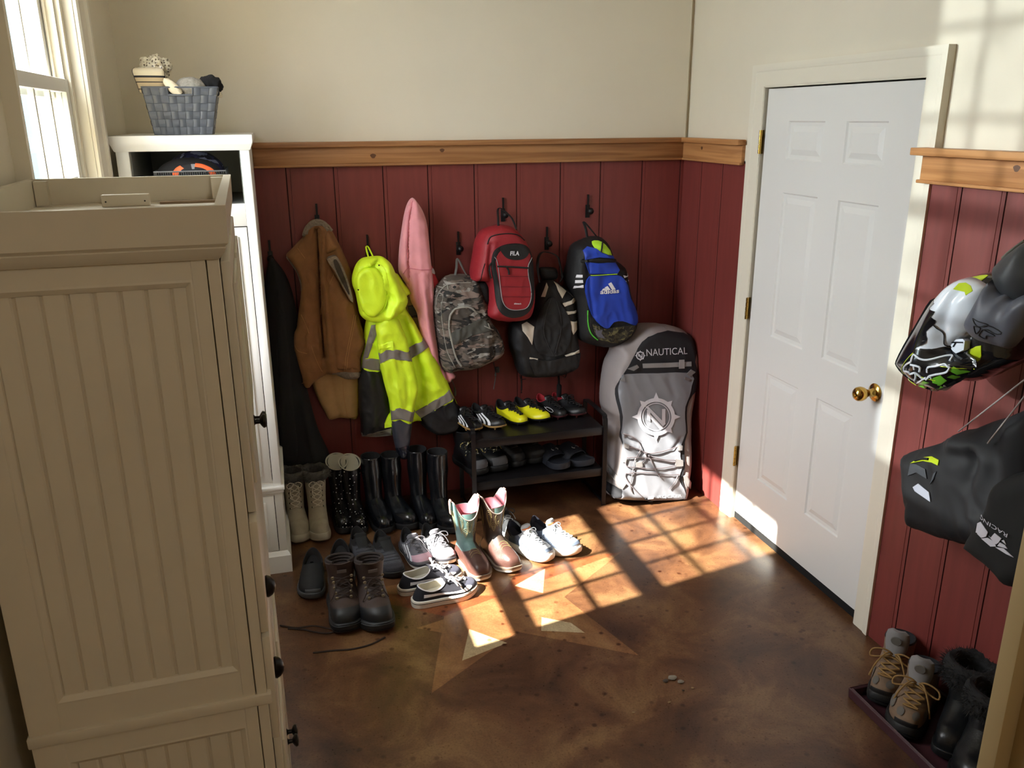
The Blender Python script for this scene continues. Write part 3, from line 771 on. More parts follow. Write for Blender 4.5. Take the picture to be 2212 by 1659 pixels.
def fur_ring(ringpts, parent, mt, r=.014, seed=1, spikes=380, name='fur_trim', length=.016):
    rnd = random.Random(seed); mb = MB(); n = len(ringpts)
    R = []
    for i in range(n):
        p = Vector(ringpts[i]); t = (Vector(ringpts[(i+1) % n])-Vector(ringpts[i-1])).normalized(); a = t.cross(Vector((0, 0, 1))).normalized()
        R.append([tuple(p+(a*math.cos(2*PI*k/10)+Vector((0, 0, 1))*math.sin(2*PI*k/10)*1.5)*r*(1+.35*noise.noise(p*60+Vector((k, 0, 0))))) for k in range(10)])
    R.append(R[0]); mb.rings(R)
    for _ in range(spikes):
        i = rnd.randrange(n); p = Vector(ringpts[i]).lerp(Vector(ringpts[(i+1) % n]), rnd.random()); c = sum((Vector(q) for q in ringpts), Vector())/n
        o = (p-c); o.z = 0; o = o.normalized(); ang = rnd.uniform(-1.2, 2.2); d = (o*math.cos(ang)+Vector((0, 0, 1))*math.sin(ang)+Vector((rnd.gauss(0, .3), rnd.gauss(0, .3), rnd.gauss(0, .3)-.2))).normalized()
        b0 = p+d*r*.7; s1 = d.cross(Vector((.3, .5, .8))).normalized()*.0013; s2 = d.cross(s1).normalized()*.0013; tip = p+d*(r+rnd.uniform(.4, 1)*length)+Vector((0, 0, -.003))
        mb.add([b0+s1, b0-s1*.5+s2, b0-s1*.5-s2, tip], [(0, 1, 3), (1, 2, 3), (2, 0, 3)])
    return build(name, mb, mt, parent, world=False)

# --- cream snow boots with grey fur, by the white cabinet
def cream_boot(toe, head, label, side):
    L = .265; s = Shoe(L=L, W=.105, sole=.028, ccx=-.055, ca=.056, cb=.044, hb=.105, hs=.105, hf=.125, ex=.8, ey=.72, toeh=1.15, side=side, narrow=.84,
        shaft=[(.16, -.058, .054, .046), (.21, -.06, .056, .049), (.26, -.062, .060, .053), (.285, -.062, .062, .056)], bulge=.1)
    r = place('snow_boot', label, 'boot', toe, head, L, group=None, sc=(1.04, .98, 1.0)); u, l = s.upper(0)
    build('upper', u, m_crm, r, world=False); build('sole', s.solemesh(layers=[(-.004, 0, 0), (.004, .004, 0), (.006, .35, 0), (.005, .4, 0), (.006, .45, 0), (.005, 1, 0), (0, 1.45, 0), (-.004, 1.5, 0)]), m_crms, r, world=False)
    build('lining', l, m_furg, r, world=False)
    top = [(-.062+.062*math.cos(a), .056*math.sin(a), .283) for a in [2*PI*k/30 for k in range(30)]]
    fur_ring(top, r, m_furg, r=.017, seed=side+5, spikes=900, length=.022)
    lc = MB()
    fx = lambda z: -.003+ (.006 if z > .2 else 0)
    for j in range(5):
        z = .125+.028*j; 
        for sg in (1, -1): lc.tube([(fx(z)-.006, -sg*.024, z), (fx(z)+.004, 0, z+.014), (fx(z)-.006, sg*.024, z+.028)], .0021, 0, 6)
    c = Vector((.012, 0, .262))
    for sg in (1, -1):
        lc.tube([Vector(q) for q in catmull([c, c+Vector((.006, sg*.02, .008)), c+Vector((.006, sg*.036, -.006)), c+Vector((.004, sg*.022, -.022)), c], 5)], .002, 0, 6)
        lc.tube([Vector(q) for q in catmull([c, c+Vector((.006, sg*.016, -.02)), c+Vector((.002, sg*.022, -.05)), c+Vector((0, sg*.012, -.075))], 5)], .002, 0, 6)
    build('laces', lc, M('cream_lace', (205, 196, 176), .8), r, world=False)
    e = MB()
    for j in range(6):
        z = .125+.028*j
        for sg in (1, -1): e.lathe([(0, -.003), (.004, -.002), (.004, .002), (0, .003)], (fx(z)-.008, sg*.026, z), axis=0, n=8)
    build('eyelets', e, M('dark_eyelet', (48, 42, 36), .5), r, world=False)
cream_boot((651, 1177), -86, 'cream lace-up snow boot with grey fur top right against the white cabinet', 1)
cream_boot((697, 1174), -88, 'cream lace-up snow boot with grey fur top beside the polka dot rain boots', -1)

def rain_boot(toe, head, label, side, mt, H=.34, L=.27, ca=.051, cb=.045, liner=m_dkg, lean=0., name='rain_boot', flare=1., cuff=False, gloss_sole=None, tilt_top=0., Wd=.098):
    s = Shoe(L=L, W=Wd, sole=.024, ccx=-.06, ca=.050, cb=.040, hb=.11, hs=.11, hf=.13, ex=.82, ey=.74, toeh=1.1, side=side, narrow=.8, bulge=.1,
        shaft=[(.16, -.063+lean*.1, .047, .041), (.21, -.066+lean*.3, .050, .044), (.26, -.066+lean*.6, .054*flare, .049*flare), (H-.03, -.066+lean*.9, ca*flare, cb*flare), (H, -.066+lean, ca*1.02*flare, cb*1.02*flare)],
        scallop=lambda p: tilt_top*math.cos(p))
    r = place(name, label, 'boot', toe, head, L, sc=(1.02, 1.04, 1.0)); u, l = s.upper(0, thick=.004)
    build('upper', u, mt, r, world=False); build('sole', s.solemesh(layers=[(-.004, 0, 0), (.004, .004, 0), (.005, .9, 0), (.003, 1.15, 0), (-.001, 1.25, 0)]), gloss_sole or m_blks, r, world=False)
    build('lining', l, liner, r, world=False)
    if cuff:
        c = MB(); N = 30; R = []
        for q, rr in ((H-.012, 1.05), (H-.006, 1.06), (H, 1.055), (H+.002, 1.02)):
            R.append([(-.066+lean+ca*flare*rr*math.cos(2*PI*k/N), cb*flare*rr*math.sin(2*PI*k/N), q+tilt_top*math.cos(2*PI*k/N)) for k in range(N)])
        c.rings(R); build('cuff_band', c, mt, r, world=False)
    return r, s
def ivory_flaps(r, H, lean=0):
    c = MB(); N = 30; R = []
    for i, (rr, dz) in enumerate(((1.0, 0), (1.02, .004), (.9, .003), (.75, -.012), (.5, -.03))):
        R.append([(-.066+lean+.056*rr*math.cos(2*PI*k/N)-.00*i, .052*rr*math.sin(2*PI*k/N), H+dz-.022*math.cos(2*PI*k/N)) for k in range(N)])
    c.rings(R, cap1=True); o = build('folded_lining', c, m_ivory, r, world=False); o['label'] = 'pale ivory inner lining'
r, s = rain_boot((747, 1157), -88, 'black rain boot with small white dots next to the cream boots', 1, m_dots, H=.305, tilt_top=-.022); ivory_flaps(r, .305)
r, s = rain_boot((782, 1158), -84, 'black rain boot with small white dots beside the plain rubber boots', -1, m_dots, H=.305, tilt_top=-.022); ivory_flaps(r, .305)
rain_boot((838, 1157), -80, 'tall plain black rubber boot next to the polka dot boots', 1, m_blkr, H=.33, L=.30, lean=-.012, Wd=.112, cuff=True)
rain_boot((893, 1148), -72, 'tall plain black rubber boot directly below the grey sleeve end of the yellow jacket', -1, m_blkr, H=.33, L=.30, lean=.0, Wd=.110, cuff=True)
rain_boot((932, 1150), -84, 'tall black rubber boot behind the pink three-stripe sneakers', 1, m_blkr, H=.355, L=.30, lean=0, ca=.052, cb=.047, Wd=.108, cuff=True)
rain_boot((984, 1156), -80, 'tall black rubber boot just behind the western boots', -1, m_blkr, H=.355, L=.30, lean=0, ca=.052, cb=.047, Wd=.108, cuff=True)

# --- slip-ons
def slip_on(toe, head, label, side):
    L = .285; s = Shoe(L=L, W=.103, sole=.026, ccx=-.068, ca=.060, cb=.038, hb=.098, hs=.060, hf=.090, side=side, toeh=1.05, ex=.78, ey=.78, spring=.014)
    r = place('slip_on_shoe', label, 'shoe', toe, head, L); u, l = s.upper(0, thick=.005)
    build('upper', u, M('black_canvas', (27, 29, 33), .8, bump=.4, bscale=300, var=.2, scale=60), r, world=False); build('sole', s.solemesh(), M('grey_sole', (74, 76, 80), .6), r, world=False)
    build('lining', l, m_dkg, r, world=False)
    t = MB(); c = s.S(0, .985, .002); t.add([c+Vector(q) for q in ((0, -.006, .001), (0, .006, .001), (.003, .006, .010), (.003, -.006, .010), (-.001, -.006, .001), (-.001, .006, .001), (.0015, .006, .0105), (.0015, -.006, .0105))], [(0, 1, 2, 3), (4, 7, 6, 5), (2, 6, 7, 3), (0, 3, 7, 4), (1, 5, 6, 2)])
    build('pull_tab', t, m_blk, r, world=False)
    e = s.patch(-.5, .5, .0, .17, .003); build('toe_bumper', e, MATS['grey_sole'], r, world=False)
slip_on((676, 1301), -94, 'black slip-on shoe nearest the white cabinet base', -1)
slip_on((734, 1278), -96, 'black slip-on shoe half hidden behind the brown work boots', 1)

# --- grey knit sneakers
m_knit = M('charcoal_knit', (66, 67, 74), .9, var=.35, scale=120, stretch=(1, .25, 4), bump=.6, bscale=160)
m_knit2 = M('charcoal_heather', (50, 50, 56), .9, var=.3, scale=90)
def knit_sneaker(toe, head, label, side):
    L = .285; s = Shoe(L=L, W=.110, sole=.026, ccx=-.070, ca=.052, cb=.032, hb=.105, hs=.074, hf=.105, side=side, toeh=1.12, ex=.74, ey=.76, spring=.01)
    r = place('knit_sneaker', label, 'sneaker', toe, head, L)
    u, l = s.upper(lambda k, i: 1 if 4 <= k < 11 and (i < 11 or i > s.N-12) else (2 if k >= 11 else 0)); build('upper', u, [m_knit2, m_knit, M('black_collar', (18, 19, 21), .8)], r, world=False)
    build('sole', s.solemesh(), m_blks, r, world=False); build('lining', l, m_dkg, r, world=False)
    b = MB()
    for j in range(6):
        v = .42+.09*j; b.tube([s.S(a, v, .002) for a in np.linspace(-.75, .75, 9)], .0016, 0, 5)
    build('elastic_band', b, m_knit, r, world=False)
    build('toe_overlay', s.patch(-.62, .62, .02, .30, .0018, n=10), M('charcoal_suede', (58, 57, 62), .95, bump=.5, bscale=200), r, world=False)
    add_tongue(s, r, MATS['black_collar'], h=.012, w=.026)
knit_sneaker((800, 1244), -84, 'charcoal knit sneaker mostly hidden behind the brown work boots', 1)
knit_sneaker((857, 1252), -82, 'charcoal knit sneaker with ribbed strap left of the pink striped sneakers', -1)

# --- brown and black work boots in front
m_brn = lea('dark_brown_leather', (58, 44, 38), .6, .2); m_rub = M('matte_black_rubber', (22, 24, 27), .5, bump=.1)
def work_boot(toe, head, label, side):
    L = .30; s = Shoe(L=L, W=.122, sole=.030, ccx=-.060, ca=.056, cb=.044, hb=.115, hs=.112, hf=.135, side=side, toeh=1.12, ex=.7, ey=.68, bulge=.12, narrow=.86, spring=.012,
        shaft=[(.150, -.062, .055, .046), (.185, -.064, .057, .050), (.200, -.064, .060, .053)], scallop=lambda p: .010*math.cos(p))
    r = place('work_boot', label, 'boot', toe, head, L)
    u, l = s.upper(lambda k, i: 1 if (k < 6 and (i < 13 or i > s.N-14)) or k < 3 else 0, thick=.009); build('upper', u, [m_brn, m_rub], r, world=False)
    build('sole', s.solemesh(layers=[(-.005, 0, 0), (.004, .004, 0), (.006, .3, 0), (.003, .36, 0), (.007, .45, 0), (.007, .95, 0), (.003, 1.05, 0), (.005, 1.15, 0), (0, 1.3, 0)]), m_rub, r, world=False)
    build('lining', l, M('ribbed_brown_lining', (48, 40, 38), .9), r, world=False)
    c = MB()
    for q in range(4):
        z = .206-.012*q; rr = .95-.05*q; c.tube([Vector((-.064+.056*rr*math.cos(a), .049*rr*math.sin(a), z+.010*math.cos(a))) for a in np.linspace(.6, 2*PI-.6, 26)], .0055, 0, 8)
    build('padded_collar', c, MATS['ribbed_brown_lining'], r, world=False)
    t = MB(); R = []
    for q, (x, z, w) in enumerate(((.012, .135, .030), (.004, .160, .034), (.004, .188, .038), (.010, .215, .040), (.014, .222, .034))):
        R.append([(x+math.cos(a)*.004-(math.sin(a)**2)*.016, math.sin(a)*w, z) for a in [2*PI*k/16 for k in range(16)]])
    t.rings(R, 0, True, True); build('tongue', t, m_brn, r, world=False)
    t = MB(); t.box(.0185, .0205, -.016, .016, .188, .200); o = build('label_patch', t, [M('grey_print_patch', (92, 84, 80), .7)], r, world=False)
    lc = MB(); e = MB()
    pts = [(.058, .105, .020), (.042, .118, .022), (.028, .132, .024), (.018, .150, .026), (.014, .168, .028)]
    for j in range(4):
        a, b = pts[j], pts[j+1]
        for sg in (1, -1): lc.tube([(a[0], -sg*a[2], a[1]), ((a[0]+b[0])/2+.007, 0, (a[1]+b[1])/2+.006), (b[0], sg*b[2], b[1])], .0022, 0, 6)
    for a in pts:
        for sg in (1, -1): e.lathe([(.002, -.003), (.006, -.002), (.0065, .001), (.004, .003), (.002, .002)], (a[0], sg*(a[2]+.004), a[1]), axis=0, n=10)
    for sg in (1, -1):
        lc.tube([Vector(q) for q in catmull([(.02, 0, .165), (.03, sg*.02, .15), (.045, sg*.03, .12), (.05, sg*.045, .09)], 5)], .002, 0, 6)
    build('laces', lc, M('brown_lace', (44, 32, 26), .8), r, world=False); build('lace_rings', e, m_eye, r, world=False)
work_boot((752, 1372), -90, 'dark brown duck-toe work boot with its lace trailing toward the cabinet', 1)
work_boot((826, 1370), -86, 'dark brown duck-toe work boot in front of the charcoal sneaker', -1)
for lab, pts in (('loose dark bootlace lying double on the floor toward the cabinet', [(605, 1351), (640, 1356), (680, 1352), (722, 1362), (700, 1368), (655, 1360), (622, 1358)]),
                 ('loose dark bootlace curving across the floor in front of the work boots', [(832, 1376), (800, 1392), (760, 1402), (720, 1405), (676, 1410)])):
    mb = MB(); P = [at(x, y, 2, .0035) for x, y in pts]; mb.tube([Vector(q) for q in catmull(P, 8)], .0032, 0, 6)
    tag(build('bootlace', mb, M('brown_lace', (44, 32, 26), .8)), lab, 'bootlace')

# --- grey / pink three-stripe sneakers
def stripe_sneaker(toe, head, label, side, up, toebox, sole, lace, liner=m_dkg, L=.27, stripes=True, z=0, cat='sneaker', name='sneaker', W=.100, stripe_mt=None, tongue=None, soleh=.024, hb=.088, low=False, toe_mt=None, laces=True, **kw):
    args = dict(L=L, W=W, sole=soleh, ccx=-.062, ca=.052, cb=.031, hb=hb, hs=.056, hf=.092, side=side, toeh=1.0, ex=.82, ey=.8, spring=.014); args.update(kw); s = Shoe(**args)
    r = place(name, label, cat, toe, head, L, z)
    u, l = s.upper(0, thick=.005); build('upper', u, up, r, world=False); build('sole', s.solemesh(), sole, r, world=False); build('lining', l, liner, r, world=False)
    if toebox: build('toe_panel', s.patch(-1.05, 1.05, .10, .46, .0020, n=14), toebox, r, world=False)
    if tongue: add_tongue(s, r, tongue, h=.016, w=.024)
    if stripes:
        for sg in (1, -1):
            for j in range(3):
                a = sg*(1.0+.29*j); build('side_stripe', s.patch(a, a+sg*.17, .08, .92, .0030, n=8, slant=-sg*.22), stripe_mt or m_lacew, r, world=False)
    if laces: add_laces(s, r, lace, rows=5)
    return r, s
m_gmesh = M('grey_mesh', (112, 112, 120), .8, bump=.5, bscale=350); m_pinkm = M('pink_mesh', (206, 168, 182), .8, bump=.5, bscale=350)
m_glace = M('grey_lace', (92, 92, 98), .8)
for toe, hd, lab, sd_ in (((921, 1235), -78, 'grey and pink running sneaker with three white stripes next to the charcoal sneaker', 1), ((975, 1223), -74, 'grey and pink running sneaker with three white stripes touching the western boot', -1)):
    r, s = stripe_sneaker(toe, hd, lab, sd_, m_gmesh, m_pinkm, m_wht, m_glace, tongue=m_gmesh, L=.265, hb=.098, W=.098)
    build('toe_cap', s.patch(-.95, .95, .0, .13, .0026, n=10), M('grey_toe_guard', (120, 118, 122), .6), r, world=False)
    build('midsole_top', s.solemesh(layers=[(.0032, .62, 0), (.0045, .66, 0), (.0045, 1.0, 0), (.002, 1.08, 0)]), M('dark_midsole', (52, 52, 58), .6), r, world=False)

# --- black skate shoes seen from the side
m_canv = M('black_suede', (26, 27, 36), .85, var=.2, scale=40); m_dk2 = M('toe_canvas_grey', (62, 64, 78), .85)
def skate(toe, head, label, side, z=0):
    L = .275; s = Shoe(L=L, W=.100, sole=.026, ccx=-.055, ca=.056, cb=.033, hb=.082, hs=.066, hf=.082, side=side, toeh=.95, ex=.76, ey=.74, spring=.004)
    r = place('skate_shoe', label, 'shoe', toe, head, L, z); u, l = s.upper(0, thick=.004)
    build('upper', u, m_canv, r, world=False); build('lining', l, m_ivory, r, world=False)
    build('sole', s.solemesh(layers=[(-.004, 0, 0), (.002, .002, 0), (.003, .5, 0), (.0034, .78, 0), (.0036, .80, 1), (.0036, .90, 1), (.0034, .92, 0), (.003, 1.15, 0), (0, 1.2, 0)]), [m_wht, m_blk], r, world=False)
    build('toe_panel', s.patch(-.8, .8, .10, .50, .0016, n=10), m_dk2, r, world=False)
    for sg in (1, -1):
        w = MB(); pts = [(2.35, .52), (2.0, .58), (1.6, .60), (1.35, .42), (1.1, .30), (.85, .30), (.7, .34)]
        pp = catmull(pts, 5); G = []
        for i, (a, v) in enumerate(pp):
            hw = .14*(1-.3*i/len(pp)); G.append([tuple(s.S(sg*a, max(.03, min(.97, v+q*hw)), .0026)) for q in (-1, -.33, .33, 1)])
        w.rings(G, closed=False); o = build('side_stripe', w, m_lacew, r, world=False); o['label'] = 'white wavy side stripe'
    e = MB(); e.tube([s.S(a, 1, .001) for a in np.linspace(.5, 2*PI-.5, 30)], .0022, 0, 6); build('collar_piping', e, m_lacew, r, world=False)
    add_laces(s, r, m_lacew, rows=4, r=.0032, bowsize=1.25, droop=1.2, d1=.38)
    add_tongue(s, r, m_canv, h=.01, w=.024)
skate((1029, 1272), 12, 'black skate shoe with white wavy stripe lying nearer the camera', -1)
skate((993, 1243), 16, 'black skate shoe with white wavy stripe behind its mate', 1)

# --- western boots, turquoise stitched shafts
m_brn2 = lea('brown_cowhide', (78, 52, 46), .38, .22); m_turq = M('turquoise_shaft', (96, 128, 126), .55, var=.3, scale=14)
m_dbr = lea('dark_brown_shaft', (62, 48, 40), .5, .2); m_pink = M('pink_suede_lining', (166, 96, 108), .85, var=.15, scale=20); m_stitch = M('gold_stitching', (158, 142, 96), .6)
def western(toe, head, label, side, turq_side):
    L = .285; H = .295
    s = Shoe(L=L, W=.106, sole=.024, ccx=-.062, ca=.052, cb=.038, hb=.10, hs=.10, hf=.125, side=side, toeh=1.02, ex=.5, ey=.52, narrow=.78, toeg=.80, spring=.012, N=48,
        shaft=[(.14, -.066, .048, .040), (.18, -.068, .051, .044), (.22, -.068, .055, .050), (.26, -.068, .059, .056), (H, -.068, .062, .060)],
        scallop=lambda p: -.080*(max(0, abs(math.cos(p))-.35)/.65)**1.3+.014)
    r = place('western_boot', label, 'boot', toe, head, L, sc=(1.0, 1.06, 1.0))
    def mf(k, i):
        if k < 11 and (i < 16 or i > s.N-17): return 0
        if k < 9: return 0
        if turq_side == 2: return 2 if s.N*.05 < i < s.N*.24 else 1
        return 1 if (k > 17 and (i < 6 or i > s.N-3)) else 2
    u, l = s.upper(mf, thick=.004); build('upper', u, [m_brn2, m_turq, m_dbr], r, world=False); build('lining', l, m_pink, r, world=False)
    build('sole', s.solemesh(layers=[(-.004, 0, 0), (.002, .003, 0), (.003, .5, 0), (.005, .7, 1), (.0055, 1, 1), (-.001, 1.05, 1)]), [m_wht, M('leather_welt', (128, 112, 98), .6)], r, world=False)
    st = MB()
    def shaft(p, z):
        zz = [q[0] for q in s.shaft]; a = npint(z, zz, [q[2] for q in s.shaft]); b = npint(z, zz, [q[3] for q in s.shaft]); c = npint(z, zz, [q[1] for q in s.shaft])
        return Vector((c+(a+.0012)*sgp(math.cos(p), .9), (b+.0012)*sgp(math.sin(p), .9), z))
    for p0, zc0, hh in ((0, .195, .030), (.75, .205, .045), (-.75, .205, .045), (1.57, .215, .055), (-1.57, .215, .055), (2.4, .21, .045), (-2.4, .21, .045), (.38, .165, .022), (-.38, .165, .022)):
        for k in range(3):
            st.tube([shaft(p0+(.30-.085*k)*math.sin(th)*abs(math.sin(th/2)), zc0-(hh-.009*k)*math.cos(th)) for th in np.linspace(.15, 2*PI-.15, 25)], .0006, 0, 4)
    build('shaft_stitching', st, m_stitch, r, world=False); st = MB()
    for k in range(3):
        st.tube([s.S(a, .60+.06*k+.08*abs(math.cos(a*3)), .0012) for a in np.linspace(-.5, .5, 17)], .0009, 0, 4)
    build('toe_stitching', st, m_stitch, r, world=False)
    tp = MB(); N = 60; tp.tube([Vector((-.068+.0625*sgp(math.cos(a), .9), .0605*sgp(math.sin(a), .9), H+.001-.080*(max(0, abs(math.cos(a))-.35)/.65)**1.3+.014)) for a in [2*PI*k/N for k in range(N+1)]], .0022, 0, 6)
    build('top_binding', tp, M('cream_binding', (160, 140, 132), .7), r, world=False)
    for sg in (1, -1):
        pl = MB(); zc_ = H+.008
        pts = [(-.068, sg*.052, zc_-.045), (-.068, sg*.054, zc_-.01), (-.068, sg*.060, zc_+.012), (-.068, sg*.067, zc_+.004), (-.068, sg*.066, zc_-.03), (-.068, sg*.064, zc_-.055)]
        P = catmull(pts, 4); G = [[(p[0]+q, p[1], p[2]) for q in (-.010, .010)] for p in P]; pl.rings(G, closed=False)
        G = [[(p[0]+q, p[1]+sg*.0018, p[2]+.001) for q in (-.010, .010)] for p in P]; pl.rings(G, closed=False)
        build('pull_strap', pl, M('tan_strap', (140, 108, 98), .7), r, world=False)
western((1047, 1258), -80, 'brown western boot with turquoise shaft and pink lining next to the striped sneaker', 1, 2)
western((1113, 1240), -76, 'brown western boot with pink lining, dark shaft, beside the white running shoes', -1, 1)

# --- white and grey running shoes in the sun
m_wk = M('white_knit', (184, 188, 194), .85, bump=.5, bscale=300); m_lgrey = M('pale_grey_panel', (100, 110, 128), .8, bump=.5, bscale=220); m_orl = M('orange_lining', (196, 110, 60), .8)
def runner(toe, head, label, side):
    L = .285; s = Shoe(L=L, W=.106, sole=.028, ccx=-.064, ca=.054, cb=.033, hb=.112, hs=.070, hf=.105, side=side, toeh=1.02, ex=.8, ey=.8, spring=.016)
    r = place('running_shoe', label, 'sneaker', toe, head, L)
    N = s.N
    u, l = s.upper(lambda k, i: 2 if (k > 9 and N*.3 < i < N*.7) else (1 if N*.17 < i < N*.36 or N*.64 < i < N*.83 else 0)); build('upper', u, [m_wk, m_lgrey, M('black_heel_knit', (24, 26, 36), .85)], r, world=False)
    build('sole', s.solemesh(layers=[(-.004, 0, 0), (.003, .004, 0), (.006, .45, 0), (.005, 1.0, 0), (.0, 1.25, 0)]), m_wht, r, world=False); build('lining', l, M('navy_lining', (26, 28, 44), .9), r, world=False)
    rb_ = MB()
    for sg in (1, -1):
        for j in range(7):
            v = .18+.09*j; rb_.tube([s.S(sg*a, v, .0012) for a in np.linspace(1.25, 2.1, 7)], .0012, 0, 5)
    build('side_ribs', rb_, m_lgrey, r, world=False)
    build('toe_band', s.patch(-.45, .45, .16, .30, .0018, n=8), M('slate_band', (84, 94, 112), .8), r, world=False)
    add_tongue(s, r, m_wk, h=.022, w=.026); o = MB(); c = s.S(0, 1, 0)
    o.tube([c+Vector((-.006+.010*math.cos(a), .02*math.sin(a), .006)) for a in np.linspace(-PI/2, PI/2, 9)], .004, 0, 8); build('tongue_lining', o, m_orl, r, world=False)
    add_laces(s, r, M('pale_lace', (196, 200, 208), .8), rows=6, v0=.48, bow=True, bowsize=.7)
runner((1192, 1217), -62, 'white and grey running shoe beside the brown western boot', 1)
runner((1249, 1203), -58, 'white and grey running shoe furthest out into the sunlit floor', -1)
stripe_sneaker((1122, 1168), -74, 'black and pale blue sneaker almost hidden behind the western boots', 1, M('black_mesh', (26, 28, 32), .8), None, M('pale_blue_sole', (176, 196, 214), .6), m_laceb, stripes=False, tongue=m_blk, L=.26)

# ---------------------------------------------------------------- shoe rack
m_rack = M('dark_bronze_metal', (44, 43, 46), .35, metal=.7); m_shelf = M('black_shelf_board', (22, 20, 22), .42, var=.2, scale=12)
rk = thing('shoe_rack', 'two tier black metal shoe rack with hooped ends against the back wall', 'shoe rack', (-.905, -.255, 0))
RX0, RX1, RYf, RYb = -1.245, -.560, -.405, -.110
for x in (RX0, RX1):
    b = MB(); pts = [(x, RYf, 0), (x, RYf, .20), (x, RYf+.002, .44), (x, RYf+.012, .478), (x, RYf+.04, .492), (x, RYb-.04, .492), (x, RYb-.012, .478), (x, RYb, .44), (x, RYb, 0)]
    P = catmull(pts, 5);
    G = []
    for i, p in enumerate(P):
        t = (Vector(P[min(i+1, len(P)-1)])-Vector(P[max(i-1, 0)])).normalized(); nrm = Vector((0, t.z, -t.y)); q = Vector(p)
        G.append([tuple(q+Vector((-.011, 0, 0))+nrm*.004), tuple(q+Vector((.011, 0, 0))+nrm*.004), tuple(q+Vector((.011, 0, 0))-nrm*.004), tuple(q+Vector((-.011, 0, 0))-nrm*.004)])
    b.rings(G, 0, True, True); b.box(x-.006, x+.006, RYf, RYb, .012, .020)
    build('end_frame', b, m_rack, rk, angle=30)
for z in (.19, .415):
    b = MB(); b.box(RX0+.008, RX1-.008, RYf+.012, RYb-.004, z, z+.014, 1); b.box(RX0+.008, RX1-.008, RYf+.004, RYf+.018, z-.026, z+.018, bev=.004); b.box(RX0+.008, RX1-.008, RYb-.012, RYb, z-.02, z+.018, bev=.004)
    build('shelf', b, [m_rack, m_shelf], rk)
ZT, ZL = .4295, .2045
def cleat(toe, head, label, side, up, stripes=None, toe_mt=None, solem=None, liner=m_dkg, ramp_=None, L=.25, lace=m_laceb, W=.086, z=ZT, laces=True):
    s = Shoe(L=L, W=W, sole=.018, ccx=-.062, ca=.046, cb=.028, hb=.080, hs=.054, hf=.080, side=side, toeh=1.05, ex=.82, ey=.78, spring=.010)
    r = place('football_boot', label, 'cleats', toe, head, L, z)
    u, l = s.upper((lambda k, i: 1 if (i > s.N*.36 and i < s.N*.64) or k > 11 else 0) if ramp_ else 0, thick=.004); build('upper', u, [up, ramp_ or up], r, world=False)
    b = s.solemesh(layers=[(-.008, .010, 0), (-.001, .011, 0), (.001, .75, 0), (.001, 1.05, 0), (-.003, 1.1, 0)])
    build('sole_plate', b, solem or m_blks, r, world=False)
    st = MB()
    for x, y in ((.085, .018), (.085, -.018), (.05, .028), (.05, -.028), (-.06, .02), (-.06, -.02), (-.1, .018), (-.1, -.018)): st.lathe([(0, 0), (.0035, 0), (.006, .011), (0, .011)], (x, y, .0005), n=10)
    build('studs', st, solem or m_blks, r, world=False); build('lining', l, liner, r, world=False)
    if stripes:
        for sg in (1, -1):
            for j in range(3): build('side_stripe', s.patch(sg*(.95+.27*j), sg*(.95+.27*j+.15), .08, .85, .0028, n=8, slant=-sg*.2), stripes, r, world=False)
    if laces: add_laces(s, r, lace, rows=6, v0=.42, r=.0024, bow=True, bowsize=.7)
    add_tongue(s, r, ramp_ or up, h=.012, w=.022)
    return r, s
m_yel = M('yellow_synthetic', (226, 222, 30), .35); m_tan = M('tan_sole_plate', (176, 140, 88), .5)
cleat((1037, 937), -72, 'black football boot with three white stripes at the jacket end of the upper shelf', 1, m_blk, stripes=m_lacew, solem=m_tan)
cleat((1088, 931), -66, 'black football boot with three white stripes beside the yellow pair', -1, m_blk, stripes=m_lacew, solem=m_tan)
cleat((1136, 923), -70, 'yellow and black football boot next to the black striped pair on the upper shelf', 1, m_yel, ramp_=m_blk, W=.09)
cleat((1184, 915), -64, 'yellow and black football boot beside the red-lined black pair', -1, m_yel, ramp_=m_blk, W=.09)
m_red2 = M('red_lining', (168, 40, 52), .8)
for toe, hd, lab, sd_ in (((1221, 909), -72, 'black football boot with red lining and a white swirl beside the yellow pair', 1), ((1262, 904), -66, 'black football boot with red lining at the board bag end of the upper shelf', -1)):
    r, s = cleat(toe, hd, lab, sd_, m_blk, liner=m_red2, solem=M('red_black_plate', (70, 30, 32), .5), L=.235, laces=True)
    sw = MB(); sw.tube([s.S(-1.1-.25*math.cos(q), .4+.22*math.sin(q*1.0)+.05*q/3, .002) for q in np.linspace(0, 7, 22)], .0011, 0, 5)
    if sd_ == 1: build('swirl_mark', sw, m_lacew, r, world=False)
# lower shelf
m_spk = camo_mat('speckled_lace', [(14, 14, 14), (14, 14, 14), (180, 160, 90), (220, 214, 190)], 60, (1, 1, 1), 0)
def hightop(toe, head, label, side, up, toem, lace, H=.15, soleh=.03, L=.27, name='high_top_boot', liner=m_dkg, W=.104, z=ZL, bowsize=1., toe_patch=True, solem=None, tilt=0):
    s = Shoe(L=L, W=W, sole=soleh, ccx=-.058, ca=.052, cb=.038, hb=.10, hs=.10, hf=.125, side=side, toeh=1.1, ex=.74, ey=.72, narrow=.84, bulge=.08, shaft=[(H, -.062, .052, .043), (H+.03, -.064, .055, .047)])
    r = place(name, label, 'boot', toe, head, L, z); u, l = s.upper(0, thick=.006); build('upper', u, up, r, world=False)
    build('sole', s.solemesh(), solem or m_blks, r, world=False); build('lining', l, liner, r, world=False)
    if toe_patch: build('toe_cap', s.patch(-.75, .75, .02, .32, .002, n=10), toem, r, world=False)
    add_laces(s, r, lace, rows=4, v0=.55, v1=.98, r=.0026, bowsize=bowsize, d0=.3, d1=.7)
    return r, s
